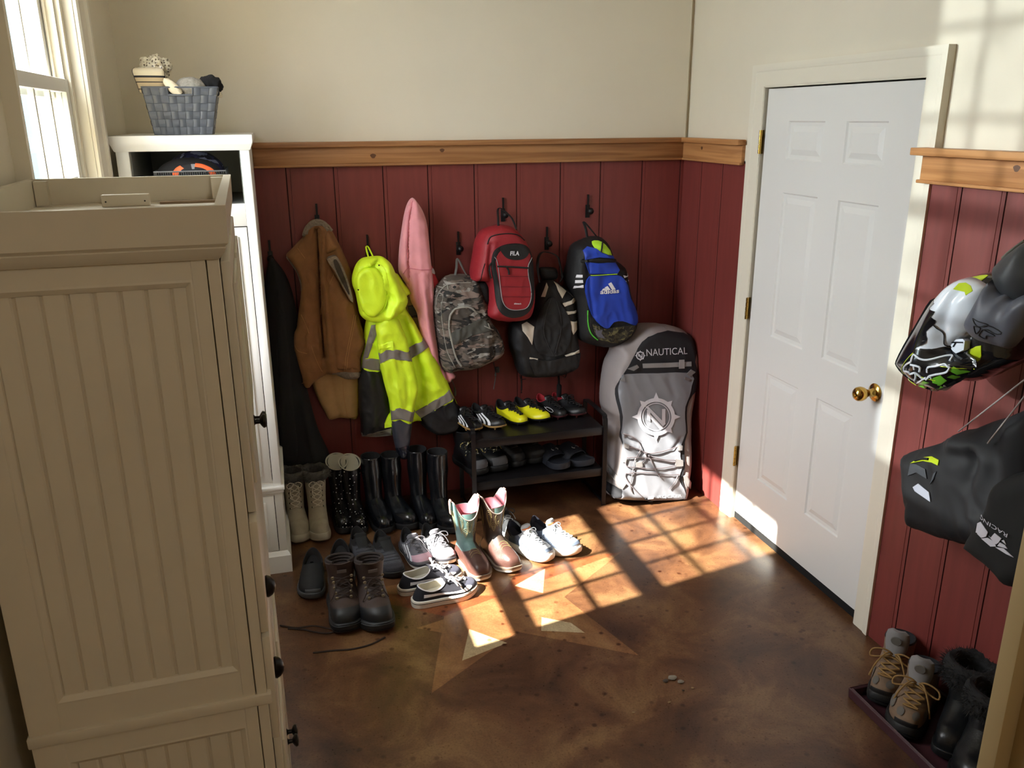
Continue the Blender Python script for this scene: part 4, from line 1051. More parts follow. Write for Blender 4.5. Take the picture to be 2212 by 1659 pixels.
hightop((1045, 1030), -74, 'black high-top with grey toe and speckled laces at the left end of the lower shelf', 1, m_blk, M('grey_suede_toe', (88, 88, 92), .9), m_spk, bowsize=1.3)
hightop((1088, 1022), -70, 'black high-top with grey toe and speckled laces beside the plain dark boots', -1, m_blk, MATS['grey_suede_toe'], m_spk, bowsize=1.3)
m_dkb = lea('worn_dark_leather', (44, 42, 42), .6, .25)
r, s = hightop((1128, 1012), -70, 'plain dark worn ankle boot on the lower shelf next to the speckled laces', 1, m_dkb, m_rub, M('dark_lace', (60, 54, 50), .8))
r, s = hightop((1172, 1004), -66, 'plain dark worn ankle boot on the lower shelf beside the slide sandals', -1, m_dkb, m_rub, MATS['dark_lace'])
# slides
def slide(toe, head, label, side):
    L = .27; s = Shoe(L=L, W=.106, sole=.026, side=side, ex=.74, ey=.74, spring=.012, narrow=.86)
    r = place('slide_sandal', label, 'sandal', toe, head, L, ZL); build('footbed', s.solemesh(layers=[(-.004, 0, 0), (.002, .003, 0), (.003, .6, 0), (.003, 1.0, 0), (.001, 1.25, 0), (-.006, 1.25, 0), (-.010, 1.05, 0)]), M('navy_black_foam', (34, 37, 46), .7), r, world=False)
    st = MB(); G = []
    for x, h, w in ((-.035, .072, .054), (.0, .068, .056), (.035, .058, .056), (.058, .050, .054)):
        G.append([(x-.012*abs(math.cos(a)), w*math.cos(a)+side*.004, .014+h*math.sin(a)**.8) for a in np.linspace(0, PI, 17)])
    st.rings(G, closed=False); G2 = [[(p[0], p[1]*.93, p[2]-.004) for p in g_] for g_ in G]; st.rings(G2, closed=False)
    st.rings([G[-1], G2[-1]], closed=False); st.rings([G[0], G2[0]], closed=False)
    o = build('strap', st, M('navy_black_strap', (40, 44, 54), .6), r, world=False)
    lg = MB(); 
    for cy_, sgn in ((.006, 1), (-.006, -1)):
        lg.tube([(.028+sgn*.0+.011*math.sin(a)*1, .000+cy_*1.2+.008*math.cos(a)*sgn+side*.004, .079+.0015-.003) for a in np.linspace(-1.2, 1.2, 9)], .0012, 0, 5)
    build('logo', lg, m_lacew, o, world=False)
slide((1222, 1018), -76, 'dark slide sandal with a small pale logo, standing nearer the ankle boots', 1)
slide((1276, 1010), -66, 'dark slide sandal with a small pale logo at the end of the lower shelf', -1)
# ---------------------------------------------------------------- soft hanging things
def pdist(P, A, B):
    """distance of points P(n,2) to segments A->B (m,2)"""
    d = B-A; L = (d**2).sum(1)+1e-12; best = np.full(len(P), 1e9)
    for i in range(len(A)):
        t = np.clip(((P-A[i])@d[i])/L[i], 0, 1); q = A[i]+t[:, None]*d[i]; best = np.minimum(best, ((P-q)**2).sum(1))
    return np.sqrt(best)
def inside(P, poly):
    x, y = P[:, 0], P[:, 1]; c = np.zeros(len(P), bool); n = len(poly)
    for i in range(n):
        x1, y1 = poly[i]; x2, y2 = poly[(i+1) % n]
        m_ = ((y1 > y) != (y2 > y)); 
        with np.errstate(divide='ignore', invalid='ignore'): xi = (x2-x1)*(y-y1)/(y2-y1)+x1
        c ^= m_ & (x < xi)
    return c
class Frame:
    bias = 0; tz = 0; cz = 0
    """B: plane y=v, u=x, v=z, outward -y.  R: plane x=v, u=-y, v=z, outward -x"""
    def __init__(s, kind, val): s.k, s.v = kind, val
    def px(s, x, y):
        p = at(x, y, 1 if s.k == 'B' else 0, s.v-s.bias)
        for _ in range(4 if s.tz else 0): p = at(x, y, 1, s.v-s.bias-s.tz*(p.z-s.cz))
        return (p.x, p.z) if s.k == 'B' else (-p.y, p.z)
    def w(s, u, v, h): return (u, s.v-h, v) if s.k == 'B' else (s.v-h, -u, v)
def tri(outline, step, inner=True):
    O = np.array(outline); pts = [Vector(p) for p in outline]
    if inner:
        lo, hi = O.min(0), O.max(0); nx = int((hi[0]-lo[0])/step)+2; ny = int((hi[1]-lo[1])/step)+2
        G = np.array([(lo[0]+step*(i+.5*(j % 2)), lo[1]+step*.87*j) for j in range(int(ny*1.15)+1) for i in range(nx)])
        G = G[inside(G, outline)]
        if len(G):
            d = pdist(G, O, np.roll(O, -1, 0)); G = G[d > step*.45]; pts += [Vector(p) for p in G]
    n = len(outline); r = geometry.delaunay_2d_cdt(pts, [], [list(range(n))], 1, 1e-6)
    return r[0], r[2], n
class Soft:
    def __init__(s, frame, outline, depth=.05, edge=.06, back=.02, step=.011, creases=(), wrinkle=.004, wf=14, seed=0, smooth=4, tilt=(0, 0, 0), sq=.5, conv=None):
        s.f = frame; frame.bias = depth*.4; s.conv = conv or (lambda x, y: (x, y)); s.raw = [frame.px(*s.conv(x, y)) for x, y in outline]
        s.out = catmull(s.raw, smooth, True); s.out = [p for i, p in enumerate(s.out) if math.dist(p, s.out[i-1]) > .0015]
        s.O = np.array(s.out); s.A, s.Bn = s.O, np.roll(s.O, -1, 0)
        s.depth, s.edge, s.back, s.step, s.wr, s.wf, s.seed, s.sq = depth, edge, back, step, wrinkle, wf, seed, sq
        s.tilt = tilt; s.c = s.O.mean(0)
        if frame.tz: s.c[1] = frame.cz
        s.cr = []
        for pl, amp, w in creases:
            q = [frame.px(*s.conv(x, y)) for x, y in pl]; s.cr.append((np.array(q[:-1]), np.array(q[1:]), amp, w))
    def h(s, P, raw=False):
        P = np.atleast_2d(np.array(P, float)); ins = inside(P, s.out); d = pdist(P, s.A, s.Bn)*ins
        t = np.clip(d/s.edge, 0, 1); pr = (1-(1-t)**2)**s.sq; h = s.depth*pr
        if s.wr:
            wv = np.array([1.1*noise.noise(Vector((p[0]*s.wf, p[1]*s.wf*.5, s.seed)))-1.3*abs(noise.noise(Vector((p[0]*s.wf*1.6+p[1]*s.wf*.5, p[1]*s.wf*.9, s.seed+5)))) for p in P]); h = h+s.wr*wv*np.clip(t*3, 0, 1)
        for A, B, amp, w in s.cr:
            dd = pdist(P, A, B); h = h+amp*np.exp(-(dd/w)**2)*np.clip(t*4, 0, 1)
        return h+s.tilt[0]*(P[:, 0]-s.c[0])+s.tilt[1]*(P[:, 1]-s.c[1])+s.tilt[2]
    def body(s, name, mt, parent, mfn=None):
        V, F, n = tri(s.out, s.step); P = np.array([tuple(v) for v in V]); H = s.h(P); d = pdist(P, s.A, s.Bn); pr = np.clip(d/s.edge, 0, 1); pr = (1-(1-pr)**2)**.5
        base = s.tilt[0]*(P[:, 0]-s.c[0])+s.tilt[1]*(P[:, 1]-s.c[1])+s.tilt[2]
        edge = d < 1e-5; mb = MB()
        vs = [s.f.w(p[0], p[1], float(b if e else h)) for p, h, e, b in zip(P, H, edge, base)]
        k = len(vs); idx = {}; 
        for i, (p, e) in enumerate(zip(P, edge)):
            if e: idx[i] = i
            else: idx[i] = len(vs); vs.append(s.f.w(p[0], p[1], float(base[i]-s.back*pr[i])))
        fs = [tuple(f) for f in F]; ms = []
        for f in F:
            c = P[list(f)].mean(0); ms.append(mfn(c[0], c[1]) if mfn else 0)
        fs += [tuple(reversed([idx[i] for i in f])) for f in F]; ms += [0]*len(F)
        mb.add(vs, fs, ms); return build(name, mb, mt, parent, angle=70)
    def uv(s, x, y):
        x, y = s.conv(x, y); ax = 1 if s.f.k == 'B' else 0; q = s.f.px(x, y)
        for _ in range(4):
            h = float(s.h([q])[0]); p = at(x, y, ax, s.f.v-h); q = (p.x, p.z) if ax else (-p.y, p.z)
        return q
    def patch(s, name, poly, mt, parent, off=.0045, smooth=3, step=None, px=True, label=None, thick=.003, closed=True):
        q = [s.uv(x, y) for x, y in poly] if px else poly
        if smooth > 1: q = catmull(q, smooth, True)
        q = [p for i, p in enumerate(q) if math.dist(p, q[i-1]) > .0008]
        V, F, n = tri(q, step or .007); P = np.array([tuple(v) for v in V]); H = s.h(P)+off; mb = MB()
        Q = np.array(q); e = pdist(P, Q, np.roll(Q, -1, 0)) < 1e-5
        vs = [s.f.w(p[0], p[1], float(h)) for p, h in zip(P, H)]; mb.add(vs, [tuple(f) for f in F])
        HB = s.h(Q)
        m_ = len(Q); top = [s.f.w(a[0], a[1], float(h)+off) for a, h in zip(Q, HB)]; bot = [s.f.w(a[0], a[1], float(h)+off-thick) for a, h in zip(Q, HB)]
        mb.rings([top, bot]); o = build(name, mb, mt, parent, angle=60)
        if label: o['label'] = label
        return o
    def line(s, name, pts, r, mt, parent, off=.001, px=True, smooth=6, mb=None, flat=1., n=6):
        own = mb is None; mb = mb or MB()
        q = [s.uv(x, y) for x, y in pts] if px else pts
        q = catmull(q, smooth); H = s.h(np.array(q)); mb.tube([s.f.w(a[0], a[1], float(h)+off) for a, h in zip(q, H)], r, 0, n, flat=flat)
        return build(name, mb, mt, parent) if own else mb
    def text(s, name, txt, p0, p1, mt, parent, height=None, off=.0035, mirror=False, bold=False):
        """text fitted between photo pixels p0 (baseline left) and p1 (baseline right)"""
        a, b = Vector(s.uv(*p0)), Vector(s.uv(*p1)); return surf_text(s, name, txt, a, b, mt, parent, height, off, mirror, bold)
def text_mesh(txt, bold=False):
    cu = bpy.data.curves.new('t', 'FONT'); cu.body = txt; cu.size = 1; cu.resolution_u = 4
    if bold: cu.offset = .025
    o = bpy.data.objects.new('t', cu); COL.objects.link(o); dg = bpy.context.evaluated_depsgraph_get(); me = bpy.data.meshes.new_from_object(o.evaluated_get(dg))
    V = [tuple(v.co) for v in me.vertices]; F = [tuple(p.vertices) for p in me.polygons]; bpy.data.objects.remove(o); bpy.data.meshes.remove(me); bpy.data.curves.remove(cu); return V, F
def surf_text(s, name, txt, a, b, mt, parent, height=None, off=.0035, mirror=False, bold=False):
    V, F = text_mesh(txt, bold); xs = [v[0] for v in V]; ys = [v[1] for v in V]; x0, x1 = min(xs), max(xs); L = (b-a).length; d = (b-a)/L; n = Vector((-d.y, d.x))
    k = L/(x1-x0); cap = max(ys); kh = (height/cap) if height else k; P = []
    for v in V:
        x = (v[0]-x0)*k; x = L-x if mirror else x; q = a+d*x+n*(v[1]*kh); P.append((q.x, q.y))
    H = s.h(np.array(P)); mb = MB(); mb.add([s.f.w(p[0], p[1], float(h)+off) for p, h in zip(P, H)], F)
    o = build(name, mb, mt, parent, smooth=False); return o

C3 = lambda x, y: (540+x*.3678, 400+y*.3677)
C4 = lambda x, y: (900+x*.27732, 400+y*.27727)
C6 = lambda x, y: (1290+x*.25304, 680+y*.25316)
CH = lambda x, y: (1880+x*.24110, 480+y*.24111)
CJ = lambda x, y: (1880+x*.28945, 820+y*.28933)

# coat hooks: flat iron strap with a ball end
m_iron = M('black_iron', (18, 17, 18), .45, metal=.4)
def hook(px, py, label, ball=.017, drop=.115):
    p = at(px, py, 1, -.012); r = thing('coat_hook', label, 'hook', (p.x, 0, p.z-drop/2), 0, 'iron coat hooks on the red wall')
    b = MB(); x, z = p.x, p.z
    G = [];
    for y, zz, w in ((-.004, z, .0045), (-.010, z+.001, .005), (-.012, z-.02, .005), (-.010, z-.055, .0045), (-.014, z-.075, .0045), (-.030, z-.088, .0045), (-.048, z-.082, .004)):
        G.append([(x-w, y-.002, zz), (x+w, y-.002, zz), (x+w, y+.002, zz+.001), (x-w, y+.002, zz+.001)])
    b.rings(G, 0, True, True); b.box(x-.011, x+.011, -.008, 0, z-.115, z-.05, bev=.003)
    build('hook_arm', b, m_iron, r); b = MB()
    b.lathe([(0, -ball), (ball*.6, -ball*.8), (ball*.95, -ball*.3), (ball*.95, ball*.3), (ball*.6, ball*.8), (0, ball)], (x, -.050, z-.078), axis=1, n=18)
    build('hook_ball', b, m_iron, r)
for px, py, l in ((683, 441, 'iron hook holding the brown vest'), (793, 508, 'iron hook holding the yellow jacket'), (990, 501, 'iron hook holding the camouflage backpack'),
                  (1087, 428, 'iron hook holding the red backpack'), (1182, 491, 'iron hook holding the black and white backpack'), (1271, 421, 'iron hook holding the blue backpack'), (581, 520, 'iron hook with ball end beside the white cabinet, holding the black coat')):
    hook(px, py, l)
def strap_loop(name, fr, pts, r, mt, parent, depths, flat=.35):
    mb = MB(); q = [fr.px(*p) for p in pts]; P = [(a[0], a[1], d) for a, d in zip(q, depths)]; P = catmull(P, 6)
    mb.tube([fr.w(*p) for p in P], r, 0, 8, flat=flat); return build(name, mb, mt, parent)

# black coat in the shadow by the cabinet
FB = lambda y: Frame('B', y)
m_coat = M('black_coat_wool', (10, 10, 11), .92, var=.2, scale=12)
root = thing('winter_coat', 'long black coat hanging in the shadow against the white cabinet', 'coat', tuple(at(640, 800, 1, -.08)))
s = Soft(FB(-.09), [(583, 562), (604, 575), (622, 605), (636, 650), (648, 720), (655, 800), (668, 860), (688, 930), (712, 985), (700, 1008), (650, 1014), (600, 1004), (585, 900), (575, 760), (570, 640)], .07, .07, .05, creases=[([(600, 640), (615, 800), (625, 980)], .014, .018), ([(640, 760), (660, 900), (680, 990)], .012, .015)], seed=3)
s.body('coat_body', m_coat, root)
s2 = Soft(FB(-.13), [(590, 640), (612, 640), (628, 760), (640, 900), (648, 985), (625, 1002), (606, 985), (600, 860)], .045, .03, .03, seed=9); s2.body('sleeve', m_coat, root)

# brown canvas vest over a lighter tan garment
m_duck = M('brown_duck_canvas', (130, 88, 52), .88, var=.16, scale=14, bump=.35, bscale=260); m_fleece = M('grey_brown_fleece', (132, 118, 104), .98, var=.3, scale=120, bump=1., bscale=160)
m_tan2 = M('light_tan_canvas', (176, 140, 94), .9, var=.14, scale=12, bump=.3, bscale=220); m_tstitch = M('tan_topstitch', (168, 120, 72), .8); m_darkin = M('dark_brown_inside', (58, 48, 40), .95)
root = thing('canvas_jacket', 'light tan canvas garment showing below the brown vest', 'jacket', tuple(at(725, 850, 1, -.07)))
s = Soft(FB(-.075), [(330, 1020), (360, 1150), (395, 1250), (440, 1340), (470, 1382), (530, 1372), (590, 1376), (636, 1362), (640, 1150), (640, 1000)], .035, .04, .03, conv=C3, creases=[([(480, 1130), (500, 1250), (530, 1370)], -.014, .012), ([(590, 1150), (585, 1370)], .006, .012)], seed=4)
s.body('garment_body', m_tan2, root); s.line('stitching', [(545, 1150), (552, 1250), (575, 1372)], .0008, m_tstitch, root); s.line('hem', [(470, 1370), (530, 1358), (636, 1348)], .001, m_tstitch, root)
root = thing('canvas_vest', 'brown canvas work vest with fleece lining hanging by its collar', 'vest', tuple(at(700, 670, 1, -.1)))
vest = [(385, 203), (345, 222), (322, 262), (312, 305), (285, 335), (245, 378), (212, 415), (240, 455), (275, 505), (298, 570), (300, 640), (288, 740), (275, 830), (256, 880), (258, 970), (280, 1050), (300, 1120), (312, 1180), (345, 1196),
        (385, 1160), (430, 1128), (475, 1112), (520, 1120), (575, 1142), (640, 1135), (655, 1090), (655, 1010), (682, 938), (672, 880), (645, 780), (625, 690), (612, 600), (592, 500), (548, 395), (500, 300), (475, 262), (440, 225)]
s = Soft(FB(-.115), vest, .060, .035, .06, conv=C3, step=.009, seed=2, wrinkle=.012, creases=[([(395, 262), (405, 450), (415, 700), (432, 990)], -.050, .012), ([(420, 270), (425, 500), (450, 800), (480, 1090)], .034, .020), ([(360, 300), (350, 600), (340, 900), (350, 1100)], .010, .025),
     ([(560, 720), (600, 900), (590, 1080)], .012, .02), ([(540, 560), (590, 720), (650, 900)], -.012, .014), ([(300, 330), (340, 420), (380, 520)], -.006, .012)])
s.body('vest_body', m_duck, root)
lf_ = Soft(FB(-.150), [(385, 262), (345, 285), (318, 318), (262, 368), (220, 415), (244, 455), (278, 505), (300, 570), (302, 640), (290, 740), (278, 830), (260, 880), (262, 970), (284, 1050), (304, 1120), (318, 1165), (352, 1140), (400, 1112), (440, 1090), (432, 990), (418, 800), (408, 600), (402, 430), (398, 300)], .026, .028, .05, conv=C3, step=.009, seed=14, wrinkle=.010, creases=[([(300, 340), (350, 460), (396, 560)], -.010, .010), ([(330, 700), (345, 900), (360, 1080)], .012, .02)])
lf_.body('left_front', m_duck, root)
rf_ = Soft(FB(-.160), [(398, 262), (440, 262), (478, 290), (500, 330), (520, 372), (470, 405), (450, 430), (490, 500), (535, 590), (580, 665), (612, 700), (632, 790), (655, 880), (668, 940), (640, 1000), (650, 1060), (640, 1085), (560, 1086), (490, 1090), (455, 1050), (438, 980), (424, 800), (414, 600), (406, 430)], .030, .028, .05, conv=C3, step=.009, seed=15, wrinkle=.010, creases=[([(500, 480), (460, 600), (425, 690)], -.008, .010), ([(560, 720), (590, 900), (575, 1080)], .012, .018), ([(470, 700), (490, 900), (500, 1080)], -.010, .014)])
rf_.body('right_front', m_duck, root); SV = s
s.patch('armhole_lining', [(452, 425), (480, 410), (505, 412), (530, 450), (560, 520), (585, 600), (600, 670), (585, 665), (560, 620), (525, 560), (490, 490), (462, 455)], m_fleece, root, off=.050, thick=.04, label='fleece edge of the armhole')
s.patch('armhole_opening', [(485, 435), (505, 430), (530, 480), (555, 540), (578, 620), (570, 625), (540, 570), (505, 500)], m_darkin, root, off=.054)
mb = MB(); s.line('x', [(216, 420), (245, 462), (278, 512), (300, 575), (304, 620)], .0045, None, None, mb=mb, off=.001); build('left_armhole_fleece', mb, m_fleece, root)
mb = MB(); 
for pl in ([(318, 300), (328, 262), (350, 232), (385, 212), (420, 215), (452, 238), (478, 268)], [(330, 285), (345, 250), (380, 228), (425, 232), (455, 262)]): s.line('x', pl, .010, None, None, mb=mb, off=.002)
build('fleece_collar', mb, m_fleece, root)
mb = MB()
for pl in ([(280, 370), (330, 440), (375, 510), (398, 570)], [(500, 500), (460, 600), (425, 690), (415, 760)], [(612, 760), (585, 900), (565, 1000), (552, 1090)], [(622, 765), (596, 900), (577, 1000), (563, 1090)], [(300, 760), (340, 850), (365, 960), (400, 1050), (440, 1110)],
           [(262, 940), (285, 975), (335, 990)], [(305, 1165), (350, 1140), (400, 1110), (470, 1092)], [(480, 1098), (560, 1096), (650, 1090)]):
    L_ = rf_ if pl[0][0] > 405 or pl[0] == (500, 500) else lf_; pl = [(min(x, 436) if L_ is lf_ else x, y) for x, y in pl]; L_.line('x', pl, .0011, None, None, mb=mb, off=.001)
build('seam', mb, m_tstitch, root)
s.patch('hem_lining', [(480, 1106), (520, 1100), (600, 1100), (650, 1100), (640, 1132), (575, 1140), (520, 1120)], m_fleece, root, off=.003)

# pink hoodie, coral piece and the tan garment with the black tag
m_pk = M('pink_velour', (226, 150, 158), .85, var=.10, scale=9, sheen=.4); m_coral = M('coral_fabric', (212, 62, 74), .8)
root = thing('sweatshirt', 'coral red sweatshirt edge peeping out right of the pink hoodie', 'sweatshirt', tuple(at(942, 600, 1, -.06)))
s = Soft(FB(-.065), [(1040, 460), (1072, 478), (1082, 510), (1112, 580), (1100, 610), (1085, 645), (1040, 640)], .02, .03, .02, conv=C3); s.body('sleeve', m_coral, root)
s.patch('white_band', [(1066, 486), (1078, 492), (1086, 520), (1070, 515)], m_lacew, root)
root = thing('camping_shirt', 'olive tan garment with a black care tag between the yellow jacket and pink hoodie', 'shirt', tuple(at(900, 650, 1, -.06)))
s = Soft(FB(-.075), [(880, 560), (960, 560), (1000, 700), (1004, 880), (960, 900), (900, 760), (860, 640)], .03, .05, .03, conv=C3); s.body('garment_body', M('olive_tan', (128, 112, 62), .9, var=.2, scale=20), root)
s.patch('care_tag', [(925, 708), (985, 696), (990, 776), (938, 778)], M('black_tag', (24, 24, 22), .6), root, smooth=1, off=.004)
mb = MB()
for k in range(6): s.line('x', [(932, 718+k*9), (978, 712+k*9)], .0006, None, None, mb=mb, off=.0045)
build('tag_print', mb, M('tag_grey', (150, 146, 120), .7), root)
root = thing('hooded_sweatshirt', 'pink velour hoodie hanging by the pointed tip of its hood', 'hoodie', tuple(at(905, 600, 1, -.1)))
pk = [(957, 76), (928, 108), (908, 175), (893, 268), (880, 370), (875, 500), (896, 548), (925, 600), (950, 690), (985, 760), (1000, 860), (1035, 960), (1085, 1060), (1130, 1130), (1160, 1150), (1150, 1105), (1118, 1050), (1108, 960), (1092, 850), (1082, 740), (1086, 640), (1080, 560), (1070, 470), (1060, 370), (1045, 235), (1022, 160), (988, 104)]
s = Soft(FB(-.115), pk, .055, .035, .05, conv=C3, step=.009, seed=8, wrinkle=.009, creases=[([(957, 90), (935, 200), (925, 350), (930, 500), (940, 640)], -.020, .008), ([(970, 120), (985, 300), (995, 480)], .010, .018), ([(1010, 520), (1030, 750), (1060, 1000)], .012, .012), ([(980, 520), (1000, 740), (1050, 960)], -.012, .008), ([(1050, 520), (1055, 700), (1085, 900)], -.008, .007)])
s.body('hood_and_body', m_pk, root)
mb = MB(); s.line('x', [(900, 520), (925, 490), (990, 496), (1070, 486)], .0022, None, None, mb=mb); s.line('x', [(955, 90), (932, 190), (922, 340), (926, 480)], .0016, None, None, mb=mb, off=.002); build('seam', mb, M('deep_pink_seam', (204, 120, 134), .9), root)
s3 = Soft(FB(-.12), [(1150, 1095), (1185, 1098), (1212, 1132), (1190, 1145), (1172, 1168), (1150, 1135)], .02, .02, .02, conv=C3); s3.body('cuff', m_pk, root)

# high-visibility jacket
m_hv = M('fluorescent_yellow', (222, 255, 44), .55, var=.05, scale=12, bump=.15, bscale=60, dist=.01); m_refl = M('grey_reflective_band', (128, 122, 116), .4); m_bnyl = M('black_nylon', (20, 21, 25), .5, bump=.3, bscale=30, dist=.01)
m_hvr = M('yellow_seam', (205, 228, 20), .6)
root = thing('safety_jacket', 'fluorescent yellow and black high-visibility jacket with grey reflective bands', 'jacket', tuple(at(860, 720, 1, -.12)))
body = [(700, 640), (690, 760), (672, 860), (668, 960), (655, 1020), (652, 1080), (638, 1130), (640, 1280), (652, 1400), (656, 1474), (720, 1470), (790, 1462), (832, 1470), (900, 1440), (985, 1392), (1040, 1440), (1100, 1470), (1170, 1466), (1222, 1440), (1248, 1380),
        (1230, 1310), (1195, 1235), (1160, 1150), (1118, 1060), (1060, 950), (1015, 890), (965, 800), (915, 720), (925, 655), (952, 640), (905, 575), (860, 520), (800, 560)]
sb_ = Soft(FB(-.125), body, .050, .035, .05, conv=C3, step=.010, seed=6, wrinkle=.011, creases=[([(900, 780), (960, 950), (1000, 1100), (1010, 1250)], -.018, .014), ([(960, 830), (1030, 1000), (1100, 1180)], .016, .025), ([(770, 1090), (800, 1180), (830, 1330)], -.02, .012), ([(700, 1110), (710, 1250), (720, 1400)], .014, .02)])
hem_y = lambda u, v: 0
lowR = [sb_.uv(*p) for p in ((985, 1385), (1010, 1386), (1105, 1335), (1215, 1275), (1300, 1280), (1300, 1600), (950, 1600))]
lowL = [sb_.uv(*p) for p in ((600, 1095), (655, 1098), (752, 1112), (785, 1190), (810, 1330), (780, 1400), (970, 1440), (980, 1600), (600, 1600))]
sb_.body('jacket_body', [m_hv, m_bnyl], root, mfn=lambda u, v: 1 if (inside(np.array([[u, v]]), lowR)[0] or inside(np.array([[u, v]]), lowL)[0]) else 0)
P_ = lambda nm, poly, mt=m_refl, **k: sb_.patch(nm, poly, mt, root, smooth=1, **k)
P_('reflective_band', [(928, 957), (972, 930), (1015, 898), (1050, 948), (1000, 985), (945, 1018)]); P_('reflective_band', [(968, 1330), (1060, 1278), (1170, 1200), (1198, 1248), (1100, 1312), (1002, 1366)])
P_('reflective_band', [(712, 822), (742, 818), (742, 880), (715, 950), (692, 1015), (660, 1020), (688, 910)]); P_('reflective_band', [(662, 1014), (720, 1018), (762, 1024), (768, 1092), (710, 1084), (654, 1074)])
P_('black_side_panel', [(656, 1074), (768, 1092), (800, 1180), (822, 1330), (788, 1400), (786, 1450), (720, 1466), (656, 1470), (642, 1300), (642, 1140)], m_bnyl, off=.004); P_('black_hem_panel', [(1004, 1368), (1100, 1312), (1198, 1250), (1236, 1330), (1246, 1380), (1215, 1440), (1160, 1462), (1100, 1466), (1040, 1436), (1000, 1400)], m_bnyl, off=.004)
P_('reflective_band', [(654, 1452), (740, 1450), (830, 1428), (834, 1466), (740, 1478), (656, 1474)])
P_('yellow_insert', [(790, 1402), (824, 1368), (832, 1418), (790, 1426)], m_hv)
slv = [(742, 815), (748, 900), (755, 990), (766, 1060), (790, 1170), (822, 1290), (830, 1380), (842, 1480), (860, 1560), (884, 1606), (926, 1606), (938, 1560), (945, 1470), (955, 1385), (968, 1320), (992, 1200), (970, 1100), (948, 1020), (930, 930), (900, 850), (866, 780), (800, 770)]
ss = Soft(FB(-.205), slv, .040, .025, .05, conv=C3, step=.009, seed=12, wrinkle=.010, creases=[([(835, 950), (850, 1100), (880, 1300)], .010, .012), ([(880, 980), (920, 1150), (925, 1290)], -.010, .010), ([(800, 900), (810, 1010)], -.006, .008)])
cuffp = [ss.uv(*p) for p in ((800, 1402), (980, 1408), (980, 1700), (800, 1700))]
ss.body('sleeve', [m_hv, M('dark_grey_nylon', (58, 60, 70), .35)], root, mfn=lambda u, v: 1 if inside(np.array([[u, v]]), cuffp)[0] else 0)
ss.patch('reflective_band', [(754, 988), (800, 968), (860, 966), (944, 972), (952, 1036), (870, 1026), (820, 1020), (764, 1048)], m_refl, root, smooth=1); ss.patch('reflective_band', [(826, 1322), (880, 1308), (968, 1320), (956, 1386), (880, 1374), (830, 1382)], m_refl, root, smooth=1)
ss.patch('sleeve_tab', [(750, 930), (838, 914), (842, 950), (756, 968)], m_hv, root, smooth=1)
ss.patch('lower_sleeve', [(832, 1386), (880, 1378), (954, 1390), (944, 1470), (936, 1530), (856, 1540), (842, 1480)], MATS['dark_grey_nylon'], root, smooth=1, off=.004)
ss.patch('cuff', [(856, 1540), (930, 1530), (930, 1580), (922, 1606), (886, 1606), (868, 1578)], M('shiny_black_cuff', (34, 36, 46), .15, coat=.5), root)
hood = [(700, 424), (655, 436), (622, 475), (602, 540), (604, 590), (622, 640), (636, 710), (652, 770), (700, 806), (780, 812), (850, 785), (905, 745), (932, 690), (918, 640), (890, 590), (862, 530), (835, 470), (800, 436), (765, 420)]
sh = Soft(FB(-.20), hood, .060, .040, .05, conv=C3, step=.009, seed=5, wrinkle=.016, wf=16, creases=[([(765, 425), (740, 460), (690, 500)], -.022, .010), ([(800, 480), (850, 560), (860, 680), (820, 770)], .016, .02), ([(830, 500), (870, 560), (900, 640)], -.012, .009), ([(640, 480), (690, 460), (740, 470)], .012, .010)])
sh.body('hood', m_hv, root)
brim = [(640, 512), (690, 484), (745, 488), (785, 545), (805, 620), (803, 690), (770, 750), (715, 780), (665, 745), (645, 690), (632, 620), (622, 560)]
sv = Soft(FB(-.255), brim, .020, .02, .03, conv=C3, step=.009, seed=7, wrinkle=.010); sv.body('hood_brim', m_hv, root)
sv.line('brim_seam', [(745, 492), (785, 548), (804, 622), (800, 692), (768, 748), (715, 778), (668, 745)], .0016, m_hvr, root, off=.0)
mb = MB()
for q in ((757, 470), (630, 604)):
    p = sh.uv(*q); h_ = float(sh.h([p])[0]); w_ = sh.f.w(p[0], p[1], h_+(.003 if q[0] > 700 else .045)); mb.lathe([(0, -.002), (.0035, -.0015), (.0035, .001), (0, .001)], w_, axis=1, n=12)
build('snap', mb, m_iron, root)
strap_loop('hanging_loop', FB(-.1), [C3(688, 425), C3(682, 370), C3(694, 362), C3(712, 410)], .004, m_hv, root, [.1, .0, .0, .1])
sh.line('hood_opening', [(640, 500), (700, 478), (750, 462), (795, 500), (815, 600)], .0022, m_hvr, root, off=-.001)
# ---------------------------------------------------------------- backpacks
m_strapg = M('grey_webbing', (88, 86, 82), .7); m_blkn = M('black_pack_nylon', (14, 14, 16), .65, bump=.3, bscale=240); m_mesh = M('black_mesh_pocket', (15, 15, 16), .9, bump=.8, bscale=400)
m_camo = camo_mat('grey_camouflage', [(70, 64, 58), (96, 86, 78), (34, 32, 30), (120, 104, 96), (28, 27, 26), (140, 138, 132)], 8, (1.0, 1, 2.6), -.5)
m_zipg = M('grey_piping', (140, 138, 130), .6)
root = thing('backpack', 'grey woodland camouflage backpack hanging beside the red backpack', 'backpack', tuple(at(1010, 690, 1, -.12)))
cp = [(240, 722), (300, 705), (420, 708), (500, 760), (560, 900), (590, 1060), (650, 1150), (685, 1230), (692, 1300), (650, 1350), (560, 1398), (450, 1440), (330, 1452), (245, 1470), (195, 1410), (170, 1270), (152, 1110), (135, 960), (145, 850), (180, 780)]
s = Soft(FB(-.12), cp, .10, .05, .09, conv=C4, step=.010, seed=21, wrinkle=.010, wf=20, creases=[([(170, 900), (190, 1100), (240, 1440)], -.012, .008), ([(600, 1130), (560, 1250), (580, 1380)], -.010, .01)])
s.body('pack_body', m_camo, root)
